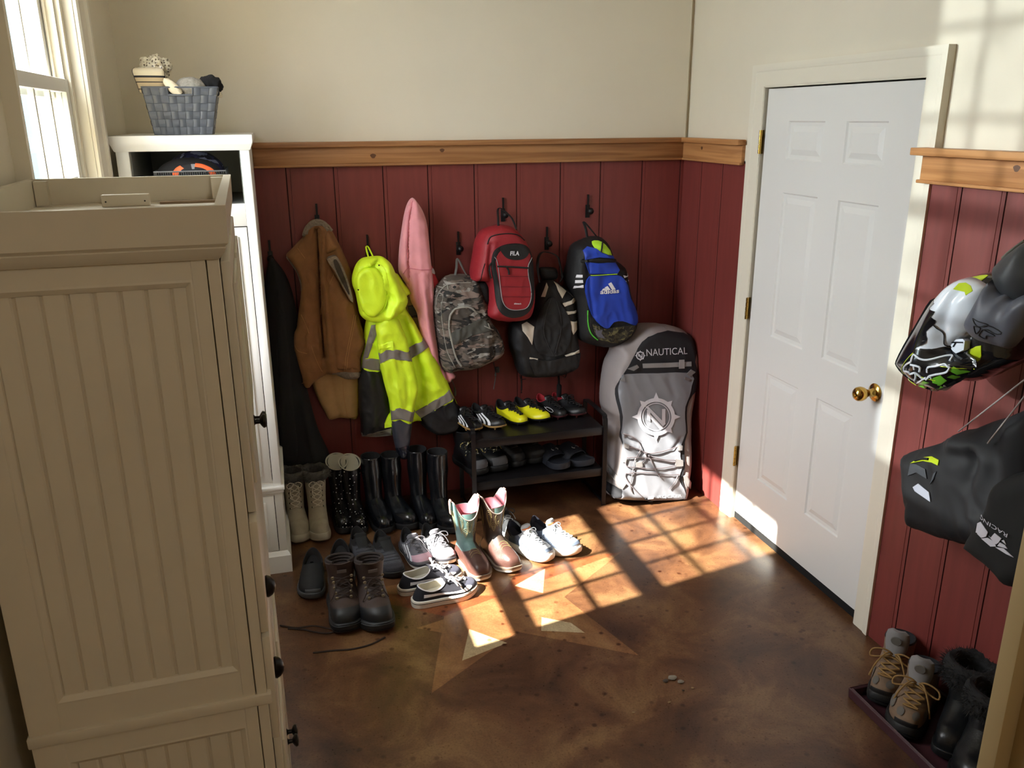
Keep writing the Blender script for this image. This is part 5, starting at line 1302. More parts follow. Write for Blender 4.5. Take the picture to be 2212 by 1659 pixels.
s.patch('front_pocket', [(250, 1010), (290, 960), (400, 945), (520, 1040), (575, 1100), (580, 1220), (592, 1330), (470, 1370), (340, 1410), (300, 1330), (262, 1180)], m_camo, root, off=.012, thick=.016)
s.patch('dark_panel', [(262, 1150), (400, 1085), (500, 1035), (572, 1100), (560, 1130), (400, 1180), (290, 1240)], M('olive_grey_panel', (66, 66, 60), .75), root, off=.016, thick=.01)
s.line('pocket_zip', [(345, 1405), (300, 1330), (262, 1180), (248, 1080), (262, 1000), (310, 955), (400, 945), (450, 975)], .005, m_zipg, root, off=.014)
s.line('top_zip', [(150, 1000), (155, 880), (200, 800), (280, 765), (420, 758)], .0028, m_zipg, root, off=.002); s.line('side_zip', [(170, 840), (205, 860), (190, 960), (205, 1120), (240, 1300), (300, 1420)], .002, m_zipg, root, off=.002)
mb = MB()
for a, b in (((165, 800), (210, 795)), ((235, 770), (245, 810)), ((520, 1090), (590, 1120)), ((550, 1070), (565, 1110))): s.line('zip_pull', [a, b], .0028, m_zipg, root, off=.018 if a[0] > 400 else .004)
strap_loop('hanging_loop', FB(-.08), [C4(272, 710), C4(300, 640), C4(325, 575), C4(350, 640), C4(380, 705)], .006, m_strapg, root, [.06, .03, -.02, .03, .06])
strap_loop('shoulder_strap', FB(-.08), [C4(245, 1460), C4(290, 1560), C4(300, 1640)], .006, m_strapg, root, [0, .01, .0]); strap_loop('shoulder_strap', FB(-.07), [C4(600, 1380), C4(615, 1480), C4(600, 1590)], .006, m_strapg, root, [0, .0, .0])
mb = MB(); p = FB(-.06).px(*C4(622, 1430)); mb.box(p[0]-.010, p[0]+.010, -.085, -.070, p[1]-.015, p[1]+.015, bev=.003); build('buckle', mb, m_blk, root)

m_rpk = M('red_pack_fabric', (138, 24, 34), .6, bump=.25, bscale=260, var=.08, scale=12); m_silver = M('silver_piping', (150, 150, 152), .4)
root = thing('backpack', 'red and black backpack hanging from the middle hook', 'backpack', tuple(at(1090, 590, 1, -.15)))
rp = [(600, 330), (680, 317), (760, 334), (822, 385), (870, 450), (902, 540), (920, 700), (928, 880), (906, 1000), (862, 1050), (760, 1070), (640, 1064), (560, 1032), (548, 985), (566, 900), (556, 775), (505, 760), (442, 750), (440, 690), (462, 560), (482, 450), (530, 365)]
s = Soft(FB(-.17), rp, .10, .05, .14, conv=C4, step=.010, seed=31, wrinkle=.004, creases=[([(560, 450), (540, 600), (570, 800)], -.012, .008)])
s.body('pack_body', m_rpk, root)
s.patch('black_front_panel', [(590, 545), (620, 495), (700, 460), (800, 455), (862, 480), (892, 545), (906, 660), (912, 850), (892, 950), (832, 1014), (740, 1032), (662, 1002), (622, 930), (602, 780), (580, 640)], m_blkn, root, off=.010, thick=.014)
s.patch('red_front_pocket', [(612, 590), (655, 505), (730, 480), (830, 490), (880, 545), (862, 610), (862, 700), (880, 790), (882, 880), (852, 950), (780, 968), (705, 958), (662, 900), (640, 770)], m_rpk, root, off=.017, thick=.01)
s.patch('black_badge', [(645, 485), (700, 462), (800, 458), (868, 490), (842, 558), (780, 578), (700, 566), (662, 530)], m_blkn, root, off=.021, thick=.006)
s.text('lettering', 'FILA', (718, 541), (787, 541), m_lacew, root, height=.020, off=.025, bold=True); s.text('small_lettering', '60etech', (750, 922), (805, 922), m_lacew, root, height=.007, off=.021, bold=True)
mb = MB(); s.line('x', [(620, 628), (700, 630), (860, 640)], .0045, None, None, mb=mb, off=.0185); build('pocket_zip', mb, m_blkn, root)
s.line('zip_pull', [(692, 635), (706, 660), (708, 690)], .0045, m_blkn, root, off=.024)
mb = MB()
for y in (705, 785, 862): s.line('x', [(642 if y < 720 else 648, y), (760, y+2), (868 if y < 720 else 876, y+2)], .0012, None, None, mb=mb, off=.0185)
build('seam', mb, M('dark_red_seam', (96, 14, 22), .7), root)
mb = MB(); s.line('x', [(598, 555), (622, 600), (642, 760), (662, 895), (705, 955), (780, 967), (850, 948), (882, 880), (880, 790), (862, 700), (862, 620), (888, 560)], .0018, None, None, mb=mb, off=.019); build('piping', mb, m_silver, root)
mb = MB(); s.line('x', [(550, 460), (580, 400), (680, 378), (780, 385), (840, 430)], .003, None, None, mb=mb, off=.002); s.line('x', [(480, 750), (510, 680), (530, 610)], .002, None, None, mb=mb, off=.002); build('main_zip', mb, m_blkn, root)
mb = MB(); s.line('x', [(575, 600), (560, 650), (572, 720)], .004, None, None, mb=mb, off=.016); build('zip_cord', mb, m_blkn, root)
s4 = Soft(FB(-.16), [(400, 748), (480, 752), (560, 772), (576, 900), (550, 985), (555, 1050), (480, 1005), (412, 935), (395, 840)], .04, .03, .04, conv=C4, seed=2); s4.body('mesh_side_pocket', m_mesh, root)
strap_loop('top_handle', FB(-.1), [C4(600, 318), C4(615, 250), C4(640, 200), C4(665, 185), C4(695, 205), C4(720, 250), C4(738, 325)], .0055, m_blkn, root, [.09, .05, -.02, -.04, -.02, .05, .09])
s5 = Soft(FB(-.07), [(505, 370), (530, 345), (620, 330), (600, 420), (520, 520), (495, 450)], .03, .03, .03, conv=C4); s5.body('shoulder_strap', m_blkn, root)

m_offw = M('off_white_panel', (204, 194, 178), .7)
root = thing('backpack', 'black backpack with off-white stripes hanging low between the red and blue ones', 'backpack', tuple(at(1180, 720, 1, -.1)))
bp_ = [(1000, 742), (1060, 735), (1140, 790), (1200, 830), (1236, 880), (1250, 1000), (1250, 1100), (1262, 1200), (1276, 1290), (1266, 1385), (1230, 1440), (1120, 1482), (1000, 1502), (850, 1502), (795, 1455), (762, 1350), (732, 1250), (738, 1110), (800, 1068), (890, 1050), (925, 950), (935, 850), (965, 790)]
s = Soft(FB(-.10), bp_, .09, .05, .07, conv=C4, step=.010, seed=41, wrinkle=.008, wf=18)
s.body('pack_body', m_blkn, root)
s.patch('front_pocket', [(1045, 870), (1120, 930), (1190, 1050), (1194, 1180), (1152, 1290), (1060, 1332), (950, 1300), (905, 1180), (930, 1040), (990, 920)], M('black_pocket_cloth', (22, 22, 24), .8, var=.2, scale=30), root, off=.014, thick=.018)
s.patch('lower_pocket', [(880, 1352), (1000, 1362), (1140, 1340), (1268, 1300), (1262, 1385), (1228, 1436), (1120, 1476), (940, 1490), (900, 1430)], m_blkn, root, off=.012, thick=.014)
for poly in ([(962, 865), (975, 800), (1000, 752), (1018, 790), (998, 868)], [(1060, 740), (1085, 757), (1162, 822), (1130, 880), (1098, 820)], [(1133, 920), (1222, 850), (1236, 880), (1150, 945)], [(1155, 982), (1242, 945), (1243, 980), (1166, 1008)], [(1180, 1056), (1246, 1038), (1244, 1120), (1218, 1162), (1196, 1110)],
             [(810, 1078), (860, 1065), (912, 1100), (905, 1170), (896, 1242), (862, 1182), (822, 1132)], [(1150, 1324), (1262, 1280), (1264, 1302), (1160, 1333)], [(878, 1338), (942, 1350), (936, 1360), (876, 1350)]):
    s.patch('off_white_stripe', poly, m_offw, root, smooth=1, off=.009, step=.005)
mb = MB(); s.line('x', [(1060, 742), (1130, 800), (1200, 850), (1240, 920)], .0022, None, None, mb=mb, off=.004); s.line('x', [(1042, 872), (1000, 1000), (985, 1150), (1060, 1325)], .0016, None, None, mb=mb, off=.016); s.line('x', [(1080, 900), (1120, 1080), (1075, 1300)], .0016, None, None, mb=mb, off=.016); build('seam', mb, M('dark_grey_seam', (48, 48, 50), .7), root)
strap_loop('carry_strap', FB(-.09), [C4(935, 745), C4(925, 640), C4(935, 555), C4(1000, 525), C4(1080, 545), C4(1100, 620), C4(1108, 700), C4(1090, 745)], .0075, m_blkn, root, [.05, .04, .03, -.02, .02, .04, .05, .05])
s5 = Soft(FB(-.1), [(960, 655), (1000, 640), (1090, 650), (1105, 720), (1060, 745), (980, 740)], .03, .03, .03, conv=C4); s5.body('strap_pad', m_blkn, root)
strap_loop('shoulder_strap', FB(-.05), [C4(1105, 1480), C4(1110, 1560), C4(1108, 1650)], .014, m_blkn, root, [0, 0, 0]); strap_loop('shoulder_strap', FB(-.05), [C4(815, 1480), C4(818, 1560), C4(816, 1620)], .004, m_blkn, root, [0, 0, 0])
strap_loop('strap_end', FB(-.06), [C4(1130, 1480), C4(1155, 1500), C4(1165, 1470), C4(1140, 1462)], .004, m_blkn, root, [0, 0, 0, 0]); strap_loop('strap_end', FB(-.06), [C4(800, 1480), C4(815, 1512), C4(850, 1510)], .004, m_blkn, root, [0, 0, 0])

m_blue = M('royal_blue_fabric', (24, 62, 176), .55, var=.10, scale=10, bump=.2, bscale=240); m_lime = M('lime_lining', (176, 226, 50), .6)
root = thing('backpack', 'royal blue and black backpack with lime lining nearest the room corner', 'backpack', tuple(at(1300, 640, 1, -.13)))
bl_ = [(1300, 438), (1390, 405), (1460, 415), (1512, 470), (1552, 580), (1632, 640), (1655, 740), (1692, 910), (1722, 1010), (1716, 1110), (1665, 1190), (1570, 1250), (1470, 1272), (1330, 1240), (1262, 1180), (1248, 1000), (1232, 880), (1190, 780), (1192, 690), (1210, 560), (1238, 480)]
s = Soft(FB(-.13), bl_, .11, .06, .10, conv=C4, step=.010, seed=51, wrinkle=.007, wf=16, creases=[([(1300, 560), (1310, 800), (1340, 1000)], -.012, .01)])
s.body('pack_body', m_blkn, root)
s.patch('lime_lining', [(1358, 436), (1412, 430), (1468, 462), (1518, 544), (1440, 522), (1382, 486)], m_lime, root, smooth=2, off=.005)
s.line('lining_divider', [(1442, 445), (1438, 485), (1432, 520)], .004, m_blkn, root, off=.009)
s.patch('blue_top_panel', [(1290, 505), (1325, 475), (1395, 492), (1440, 526), (1525, 548), (1540, 575), (1420, 560), (1312, 580)], m_blue, root, smooth=1, off=.009, thick=.01)
s.patch('blue_middle_panel', [(1312, 600), (1345, 600), (1420, 608), (1500, 600), (1545, 600), (1578, 660), (1560, 686), (1450, 690), (1345, 690)], m_blue, root, smooth=1, off=.009, thick=.01)
s.patch('blue_front_pocket', [(1345, 708), (1450, 704), (1560, 700), (1604, 722), (1640, 780), (1662, 880), (1700, 950), (1716, 1030), (1702, 1086), (1660, 1078), (1600, 1056), (1530, 1064), (1494, 1108), (1455, 1108), (1400, 1062), (1352, 985), (1322, 880), (1310, 785)], m_blue, root, smooth=2, off=.012, thick=.014)
s.line('lime_zip', [(1350, 700), (1450, 697), (1556, 690)], .0022, m_lime, root, off=.011)
s.line('black_band', [(1315, 590), (1420, 584), (1540, 586)], .010, m_blkn, root, off=.004)
for poly in ([(1240, 695), (1290, 698), (1290, 719), (1232, 716)], [(1226, 736), (1292, 738), (1295, 760), (1224, 758)], [(1216, 780), (1297, 777), (1298, 799), (1212, 802)], [(1608, 702), (1640, 685), (1643, 704), (1616, 722)], [(1622, 745), (1646, 735), (1648, 745), (1626, 756)]):
    s.patch('white_stripe', poly, m_lacew, root, smooth=1, off=.006)
s.text('lettering', 'adidas', (1420, 843), (1566, 833), m_lacew, root, height=.022, off=.017, bold=True)
for poly in ([(1432, 818), (1442, 803), (1460, 798), (1474, 815)], [(1455, 793), (1478, 781), (1502, 812), (1480, 814)], [(1483, 765), (1506, 752), (1541, 808), (1512, 811)]): s.patch('logo_bar', poly, m_lacew, root, smooth=1, off=.017, thick=.002)
mb = MB(); s.line('x', [(1332, 975), (1338, 1100), (1365, 1165), (1410, 1205)], .0035, None, None, mb=mb, off=.003); build('green_trim', mb, M('green_trim', (84, 190, 60), .6), root)
s.patch('mesh_bottom_pocket', [(1370, 1080), (1455, 1115), (1500, 1112), (1660, 1092), (1700, 1100), (1650, 1180), (1560, 1225), (1470, 1210), (1410, 1190)], camo_mat('mesh_with_pine_print', [(26, 24, 20), (62, 58, 40), (36, 34, 28), (96, 92, 60)], 30, (1, 1, 1), 0), root, off=.014, thick=.016)
s.patch('grey_star_panel', [(1380, 1100), (1400, 1130), (1440, 1120), (1430, 1150), (1460, 1190), (1410, 1180), (1390, 1160)], M('grey_star', (92, 92, 104), .7), root, smooth=1, off=.017)
strap_loop('hanging_loop', FB(-.08), [C4(1312, 430), C4(1312, 340), C4(1318, 290), C4(1345, 340), C4(1385, 410)], .007, m_blkn, root, [.04, .01, -.03, .02, .06])
mb = MB(); p = s.uv(1290, 590); mb.tube([s.f.w(p[0]+.009*math.cos(a), p[1]+.009*math.sin(a), float(s.h([p])[0])+.006) for a in np.linspace(0, 2*PI, 17)], .0018); build('ring', mb, m_iron, root)
sx = Soft(FB(-.06), [(1195, 560), (1225, 470), (1265, 440), (1290, 470), (1250, 560), (1225, 700), (1215, 800), (1165, 760), (1150, 690)], .05, .04, .03, conv=C4); sx.body('shoulder_strap', m_blkn, root)

# ---------------------------------------------------------------- paddle board bag standing on the floor
m_bg = M('grey_coated_fabric', (128, 130, 138), .42, var=.06, scale=6, bump=.12, bscale=30, dist=.006); m_bt = M('light_taupe_side', (150, 142, 142), .55, var=.06, scale=6); m_bb = M('black_ballistic', (22, 22, 28), .7); m_bl = M('pale_print', (206, 206, 216), .5)
YB = -.25
FG = FB(YB); FG.tz = -.26; FG.cz = .43
root = thing('board_bag', 'tall grey and black paddle board bag standing in the corner', 'bag', (-.26, -.27, 0))
nb = [(262, 215), (330, 150), (430, 96), (550, 94), (700, 118), (795, 168), (828, 258), (855, 370), (850, 480), (828, 690), (802, 850), (800, 1000), (802, 1180), (798, 1300), (782, 1400), (775, 1480), (758, 1552), (735, 1583), (600, 1584), (400, 1580), (135, 1562), (108, 1520), (115, 1400), (128, 1260), (108, 1100), (98, 900), (76, 800), (80, 650), (110, 450), (160, 340), (165, 260)]
s = Soft(FG, nb, .12, .05, .12, conv=C6, step=.012, seed=61, wrinkle=.006, wf=8, sq=.5, tilt=(0, -.26, 0), creases=[([(200, 1000), (320, 1060), (350, 1120)], -.010, .012), ([(660, 1010), (600, 1100)], -.008, .012), ([(560, 520), (600, 640)], -.006, .02), ([(130, 600), (120, 800), (130, 1000)], -.015, .02)])
s.body('bag_body', m_bt, root)
s.patch('black_front_border', [(264, 240), (420, 180), (600, 132), (790, 160), (822, 260), (832, 400), (838, 560), (812, 680), (765, 790), (762, 900), (768, 1000), (745, 1080), (742, 1200), (745, 1300), (720, 1400), (752, 1490), (748, 1560), (600, 1580), (300, 1576), (120, 1556), (112, 1480), (165, 1400), (170, 1250), (150, 1100), (155, 1010), (182, 950), (190, 850), (155, 720), (138, 620), (165, 520), (268, 440)], m_bb, root, smooth=2, off=.006, thick=.01)
s.patch('grey_front_panel', [(245, 502), (500, 496), (798, 494), (800, 600), (780, 690), (745, 780), (742, 880), (750, 1000), (712, 1100), (702, 1200), (718, 1300), (690, 1400), (735, 1480), (742, 1560), (600, 1572), (300, 1568), (132, 1550), (118, 1500), (188, 1400), (190, 1220), (215, 1085), (200, 1000), (215, 870), (176, 700), (176, 600), (205, 530)], m_bg, root, smooth=2, off=.011, thick=.008)
s.patch('grey_strap', [(380, 412), (600, 405), (796, 395), (797, 434), (600, 444), (384, 450)], M('light_grey_webbing', (140, 138, 140), .6), root, smooth=1, off=.012)
s.patch('strap_keeper', [(688, 378), (732, 376), (734, 450), (686, 452)], M('keeper_grey', (158, 156, 158), .5), root, smooth=1, off=.018)
m_buck = M('grey_buckle', (118, 114, 114), .4)
for poly in ([(790, 460), (826, 480), (780, 520), (750, 500)], [(735, 520), (780, 540), (770, 560), (735, 545)], [(250, 455), (330, 420), (345, 440), (300, 470)], [(222, 1085), (262, 1100), (258, 1132), (218, 1120)], [(672, 1108), (716, 1108), (712, 1145), (672, 1148)], [(195, 1205), (240, 1215), (235, 1250), (195, 1240)],
             [(655, 1220), (720, 1232), (720, 1280), (655, 1285)], [(318, 1250), (372, 1245), (376, 1285), (322, 1292)], [(725, 1370), (748, 1355), (785, 1430), (775, 1475), (748, 1450)], [(108, 1360), (130, 1320), (150, 1345), (125, 1395)], [(156, 512), (215, 495), (222, 515), (170, 545)]):
    s.patch('buckle', poly, m_buck, root, smooth=1, off=.020, thick=.008)
s.text('lettering', 'NAUTICAL', (415, 348), (762, 330), m_bl, root, height=.034, off=.010); s.text('maker_lettering', 'iROCKER', (500, 1556), (712, 1546), m_bl, root, height=.014, off=.014)
def ringpoly(cx, cy, r0, r1, n=48, sx=1., sy=1.):
    """ring between radii as px polygon list split in quarters"""
    out = []
    for q in range(8):
        a0, a1 = PI/4*q, PI/4*(q+1); A = [a0+(a1-a0)*k/8 for k in range(9)]
        out.append([(cx+r1*math.cos(a)*sx, cy+r1*math.sin(a)*sy) for a in A]+[(cx+r0*math.cos(a)*sx, cy+r0*math.sin(a)*sy) for a in reversed(A)])
    return out
def emblem(nm, cx, cy, R, off, thick=.002):
    mbs = MB()
    def addp(poly):
        q = [s.uv(x, y) for x, y in poly]; V, F, n = tri(q, .02); P = np.array([tuple(v) for v in V]); H = s.h(P)+off; mbs.add([s.f.w(p[0], p[1], float(h)) for p, h in zip(P, H)], [tuple(f) for f in F])
    for p in ringpoly(cx, cy, R*.80, R): addp(p)
    for p in ringpoly(cx, cy, R*.70, R*.74): addp(p)
    for k in range(8):
        a = PI/4*k-PI/2; L_ = R*1.30 if k % 2 == 0 else R*1.22
        if k in (5,): continue
        addp([(cx+R*.98*math.cos(a-.14), cy+R*.98*math.sin(a-.14)), (cx+L_*math.cos(a), cy+L_*math.sin(a)), (cx+R*.98*math.cos(a+.14), cy+R*.98*math.sin(a+.14))])
    w = R*.09; h_ = R*.42; x_ = R*.40
    addp([(cx-x_-w, cy-h_*.9), (cx-x_+w, cy-h_*.9), (cx-x_+w, cy+h_*.6), (cx-x_-w, cy+h_*.35)]); addp([(cx+x_-w, cy-h_), (cx+x_+w, cy-h_), (cx+x_+w, cy+h_*.95), (cx+x_-w, cy+h_*.75)])
    addp([(cx-x_*1.5, cy-h_*1.35), (cx-x_*1.1, cy-h_*1.35), (cx+x_+w, cy+h_*.9), (cx+x_-w*.5, cy+h_*1.2)]); addp([(cx-x_-w, cy-h_*.3), (cx-x_+w, cy-h_*.3), (cx+x_*1.0, cy+h_*1.45), (cx+x_*.55, cy+h_*1.65)])
    return build(nm, mbs, m_bl, root, smooth=False)
emblem('compass_emblem', 492, 862, 160, .0165); emblem('small_emblem', 362, 345, 36, .009)
mb = MB(); mc = M('grey_bungee', (96, 88, 92), .6)
for pl in ([(258, 1120), (340, 1135), (430, 1190), (560, 1225), (660, 1230)], [(262, 1105), (400, 1160), (500, 1165), (600, 1140), (676, 1115)], [(235, 1225), (240, 1280), (330, 1290), (420, 1300), (560, 1295), (660, 1275)], [(240, 1210), (330, 1205), (480, 1220), (620, 1245), (660, 1240)],
           [(205, 1000), (300, 1035), (350, 1090), (355, 1150), (310, 1230), (290, 1340), (270, 1440), (280, 1500)], [(230, 1340), (350, 1335), (480, 1340), (600, 1355), (695, 1350)], [(232, 1340), (232, 1380), (290, 1460), (370, 1540)], [(430, 1190), (460, 1260), (500, 1340), (530, 1380)], [(400, 1170), (400, 1220), (375, 1245)], [(680, 1355), (640, 1430), (605, 1475)]):
    s.line('x', pl, .0026, None, None, mb=mb, off=.018)
build('bungee_cord', mb, mc, root)
mb = MB()
for q in ((402, 1172), (430, 1192)):
    p = s.uv(*q); mb.lathe([(0, -.006), (.006, -.004), (.006, .004), (0, .006)], s.f.w(p[0], p[1], float(s.h([p])[0])+.022), axis=1, n=10)
build('cord_lock', mb, M('dark_cord_lock', (60, 56, 60), .4), root)
s.patch('small_tag', [(430, 1545), (476, 1542), (470, 1562), (425, 1565)], m_bl, root, smooth=1, off=.015); s.line('grab_handle', [(400, 1560), (430, 1572), (500, 1580)], .006, m_bb, root, off=.012)

# ---------------------------------------------------------------- right wall: helmets and riding gear
FR = lambda x: Frame('R', x)
m_hw = M('gloss_white_shell', (206, 212, 222), .16, coat=.6); m_hb = M('gloss_black_shell', (16, 18, 22), .18, coat=.6); m_hl = M('lime_graphic', (176, 196, 36), .3, coat=.4); m_hg = M('green_graphic', (110, 186, 52), .3, coat=.4); m_pinkg = M('pink_graphic', (214, 140, 140), .35)
root = thing('motocross_helmet', 'white black and lime motocross helmet with a big emblem on its visor', 'helmet', tuple(at(2040, 720, 0, -.2)))
s0 = Soft(FR(-.17), [(840, 492), (960, 456), (1075, 438), (1180, 520), (1260, 700), (1290, 900), (1260, 1080), (1240, 1230), (1150, 1300), (1000, 1372), (900, 1422), (780, 1432), (700, 1380), (620, 1200), (640, 900), (700, 650)], .10, .09, .13, conv=CH, wrinkle=0, step=.010)
s0.body('shell', m_hb, root)
s0.patch('lime_flash', [(880, 500), (1040, 470), (1040, 500), (940, 560), (900, 540)], m_hl, root, off=.003); s0.patch('lime_flash', [(800, 1200), (900, 1140), (1040, 1100), (1000, 1200), (960, 1250), (900, 1210), (860, 1290), (840, 1240)], m_hl, root, smooth=2, off=.003)
s0.patch('white_vent_panel', [(700, 1100), (760, 1050), (880, 1040), (900, 1060), (890, 1140), (800, 1180), (740, 1165)], m_hw, root, smooth=1, off=.02, thick=.025)
mbv = MB(); s0.line('x', [(740, 1085), (800, 1072), (885, 1072)], .0022, None, None, mb=mbv, off=.021); s0.line('x', [(820, 1075), (800, 1110)], .0022, None, None, mb=mbv, off=.021); build('vent_slot', mbv, m_hb, root)
vis = [(785, 500), (862, 505), (935, 545), (1000, 600), (1010, 720), (940, 900), (860, 1000), (800, 1040), (700, 1110), (740, 1180), (800, 1215), (850, 1300), (780, 1370), (700, 1440), (620, 1508), (565, 1516), (430, 1462), (300, 1375), (236, 1295), (230, 1240), (300, 1100), (400, 930), (480, 790), (570, 660), (680, 550)]
s = Soft(FR(-.27), vis, .075, .10, .03, conv=CH, wrinkle=0, step=.009, creases=[([(780, 560), (640, 900), (560, 1180), (420, 1400)], .012, .03), ([(860, 620), (760, 860), (680, 1060)], -.010, .012)])
s.body('visor', m_hw, root)
s.patch('lime_top', [(800, 545), (860, 540), (910, 570), (935, 615), (925, 650), (850, 625), (778, 598)], m_hl, root, smooth=1, off=.002)
s.patch('black_splash', [(234, 1290), (232, 1240), (300, 1102), (400, 932), (470, 810), (540, 700), (580, 680), (580, 730), (540, 770), (580, 800), (545, 850), (580, 880), (570, 920), (500, 980), (510, 1040), (490, 1080), (540, 1110), (580, 1090), (570, 1140), (640, 1110), (700, 1130), (800, 1180), (830, 1240), (840, 1310), (780, 1370), (700, 1440), (620, 1506), (565, 1512), (430, 1458), (300, 1370)], m_hb, root, smooth=2, off=.002)
for poly in ([(430, 1440), (480, 1420), (535, 1440), (500, 1490), (440, 1468)], [(560, 1400), (640, 1370), (690, 1420), (640, 1460), (570, 1440)], [(590, 1500), (620, 1450), (640, 1480)], [(700, 1390), (740, 1370), (760, 1380), (720, 1410)], [(720, 1330), (780, 1290), (800, 1350), (760, 1370)]): s.patch('green_patch', poly, m_hg, root, smooth=1, off=.004)
mb = MB(); mb2 = MB()
for pl in ([(375, 1250), (400, 1185), (470, 1225), (590, 1225), (720, 1190), (725, 1240)], [(375, 1250), (320, 1290), (320, 1330), (350, 1340), (370, 1360), (410, 1350), (415, 1400), (430, 1440), (475, 1410), (410, 1345)], [(370, 1275), (430, 1290), (455, 1305), (450, 1340)], [(520, 1345), (530, 1300), (600, 1290), (680, 1270), (725, 1300)],
           [(725, 1300), (700, 1340), (650, 1355), (590, 1365), (540, 1380), (520, 1400), (505, 1410)], [(400, 1290), (405, 1320)], [(540, 1370), (560, 1400)], [(475, 1410), (510, 1395)]): s.line('x', pl, .0032, None, None, mb=mb, off=.004)
for pl in ([(395, 1170), (310, 1270), (300, 1340), (350, 1400), (420, 1460)], [(640, 1290), (850, 1325)], [(420, 1370), (600, 1420)]): s.line('x', pl, .0012, None, None, mb=mb2, off=.004)
build('animal_head_emblem', mb, m_hw, root); build('lime_outline', mb2, m_hl, root)
s.patch('visor_slot', [(500, 1062), (545, 1070), (540, 1098), (508, 1090)], m_hb, root, off=.005); s.line('visor_ridge', [(575, 920), (630, 945), (665, 1000), (680, 1100), (690, 1140)], .0018, m_hb, root, off=.003)
root = thing('motocross_helmet', 'matte grey motocross helmet with a dark wing emblem, cut by the right picture edge', 'helmet', tuple(at(2160, 640, 0, -.3)))
m_hgm = M('matte_grey_shell', (92, 96, 108), .45); m_hgd = M('dark_grey_shell', (58, 61, 66), .5); m_em = M('charcoal_emblem', (26, 28, 34), .5)
s0 = Soft(FR(-.27), [(1377, 150), (1250, 240), (1140, 340), (1100, 420), (1130, 620), (1250, 760), (1377, 800), (1500, 750), (1600, 500), (1560, 250), (1460, 130)], .10, .09, .14, conv=CH, wrinkle=0); s0.body('shell', m_hgd, root)
s0.line('rim', [(1377, 165), (1250, 258), (1180, 322)], .003, M('tan_rim', (96, 96, 84), .6), root, off=.0)
vis = [(1082, 440), (1060, 500), (940, 700), (850, 850), (832, 915), (850, 980), (930, 1060), (1080, 1115), (1200, 1136), (1290, 1060), (1377, 930), (1480, 760), (1500, 700), (1400, 640), (1300, 660), (1240, 690), (1200, 630), (1140, 640), (1100, 560)]
s = Soft(FR(-.34), vis, .055, .07, .03, conv=CH, wrinkle=0, step=.009, creases=[([(1080, 640), (1020, 850), (1000, 1040)], .008, .03), ([(1250, 720), (1200, 900), (1160, 1080)], -.008, .02)])
s.body('visor', m_hgm, root)
mb = MB()
for pl in ([(920, 862), (970, 890), (1060, 920), (1000, 935), (950, 925), (920, 862)], [(1000, 935), (1060, 925), (1180, 992), (1120, 1000), (1060, 965), (1010, 960)], [(930, 930), (990, 950), (950, 1000), (930, 930)], [(975, 1015), (1010, 965), (1060, 985), (1120, 1020), (1070, 1020), (1045, 1015), (1030, 1045), (975, 1015)]): s.line('x', pl, .0014, None, None, mb=mb, off=.001, smooth=3)
build('wing_emblem', mb, m_em, root)

m_rj = M('black_riding_fabric', (13, 14, 18), .75, var=.15, scale=10); m_rj2 = M('black_green_lining', (17, 19, 19), .85)
root = thing('riding_jacket', 'black riding jacket with a lime tab and pale chevron on the right wall', 'jacket', tuple(at(2030, 1040, 0, -.1)))
jk = [(650, 385), (740, 370), (850, 322), (1000, 276), (1147, 216), (1260, 240), (1290, 500), (1240, 800), (1100, 1080), (950, 1240), (860, 1262), (695, 1245), (600, 1216), (500, 1192), (400, 1150), (305, 1108), (280, 1010), (265, 930), (245, 760), (230, 600), (258, 545), (400, 502), (500, 468), (580, 420)]
s = Soft(FR(-.10), jk, .08, .07, .08, conv=CJ, step=.011, seed=71, wrinkle=.012, wf=9, creases=[([(700, 450), (880, 480), (960, 600), (880, 800), (860, 1000)], .020, .03), ([(860, 560), (830, 760), (880, 940)], -.018, .02), ([(300, 1000), (350, 900)], -.008, .01), ([(500, 480), (650, 560), (760, 560)], -.012, .02)])
s.body('jacket_body', m_rj, root)
s.patch('lime_tab', [(305, 624), (370, 585), (462, 570), (520, 600), (512, 640), (468, 618), (400, 606)], m_hl, root, smooth=1, off=.005); s.line('tab_slot', [(345, 602), (400, 588), (445, 592)], .004, m_rj, root, off=.007)
s.patch('grey_chevron', [(305, 624), (350, 632), (415, 668), (428, 740), (350, 693), (286, 716)], M('dark_grey_print', (62, 66, 72), .7), root, smooth=1, off=.004); s.patch('pale_chevron', [(325, 802), (365, 775), (446, 840), (456, 912), (340, 832)], M('pale_grey_print', (178, 182, 196), .6), root, smooth=1, off=.005)
s.patch('grey_sliver', [(455, 780), (480, 700), (500, 685), (480, 740)], MATS['dark_grey_print'], root, smooth=1, off=.005)
root = thing('riding_trousers', 'black riding trousers with white racing emblem, in front of the riding jacket', 'trousers', tuple(at(2140, 1140, 0, -.18)))
tr = [(700, 1246), (770, 1100), (860, 960), (905, 800), (1000, 722), (1147, 682), (1290, 640), (1400, 800), (1380, 1200), (1250, 1500), (1110, 1570), (1055, 1562), (1000, 1542), (940, 1470), (870, 1402), (765, 1322)]
s = Soft(FR(-.19), tr, .07, .06, .06, conv=CJ, step=.011, seed=81, wrinkle=.006, wf=8)
s.body('trouser_leg', m_rj2, root)
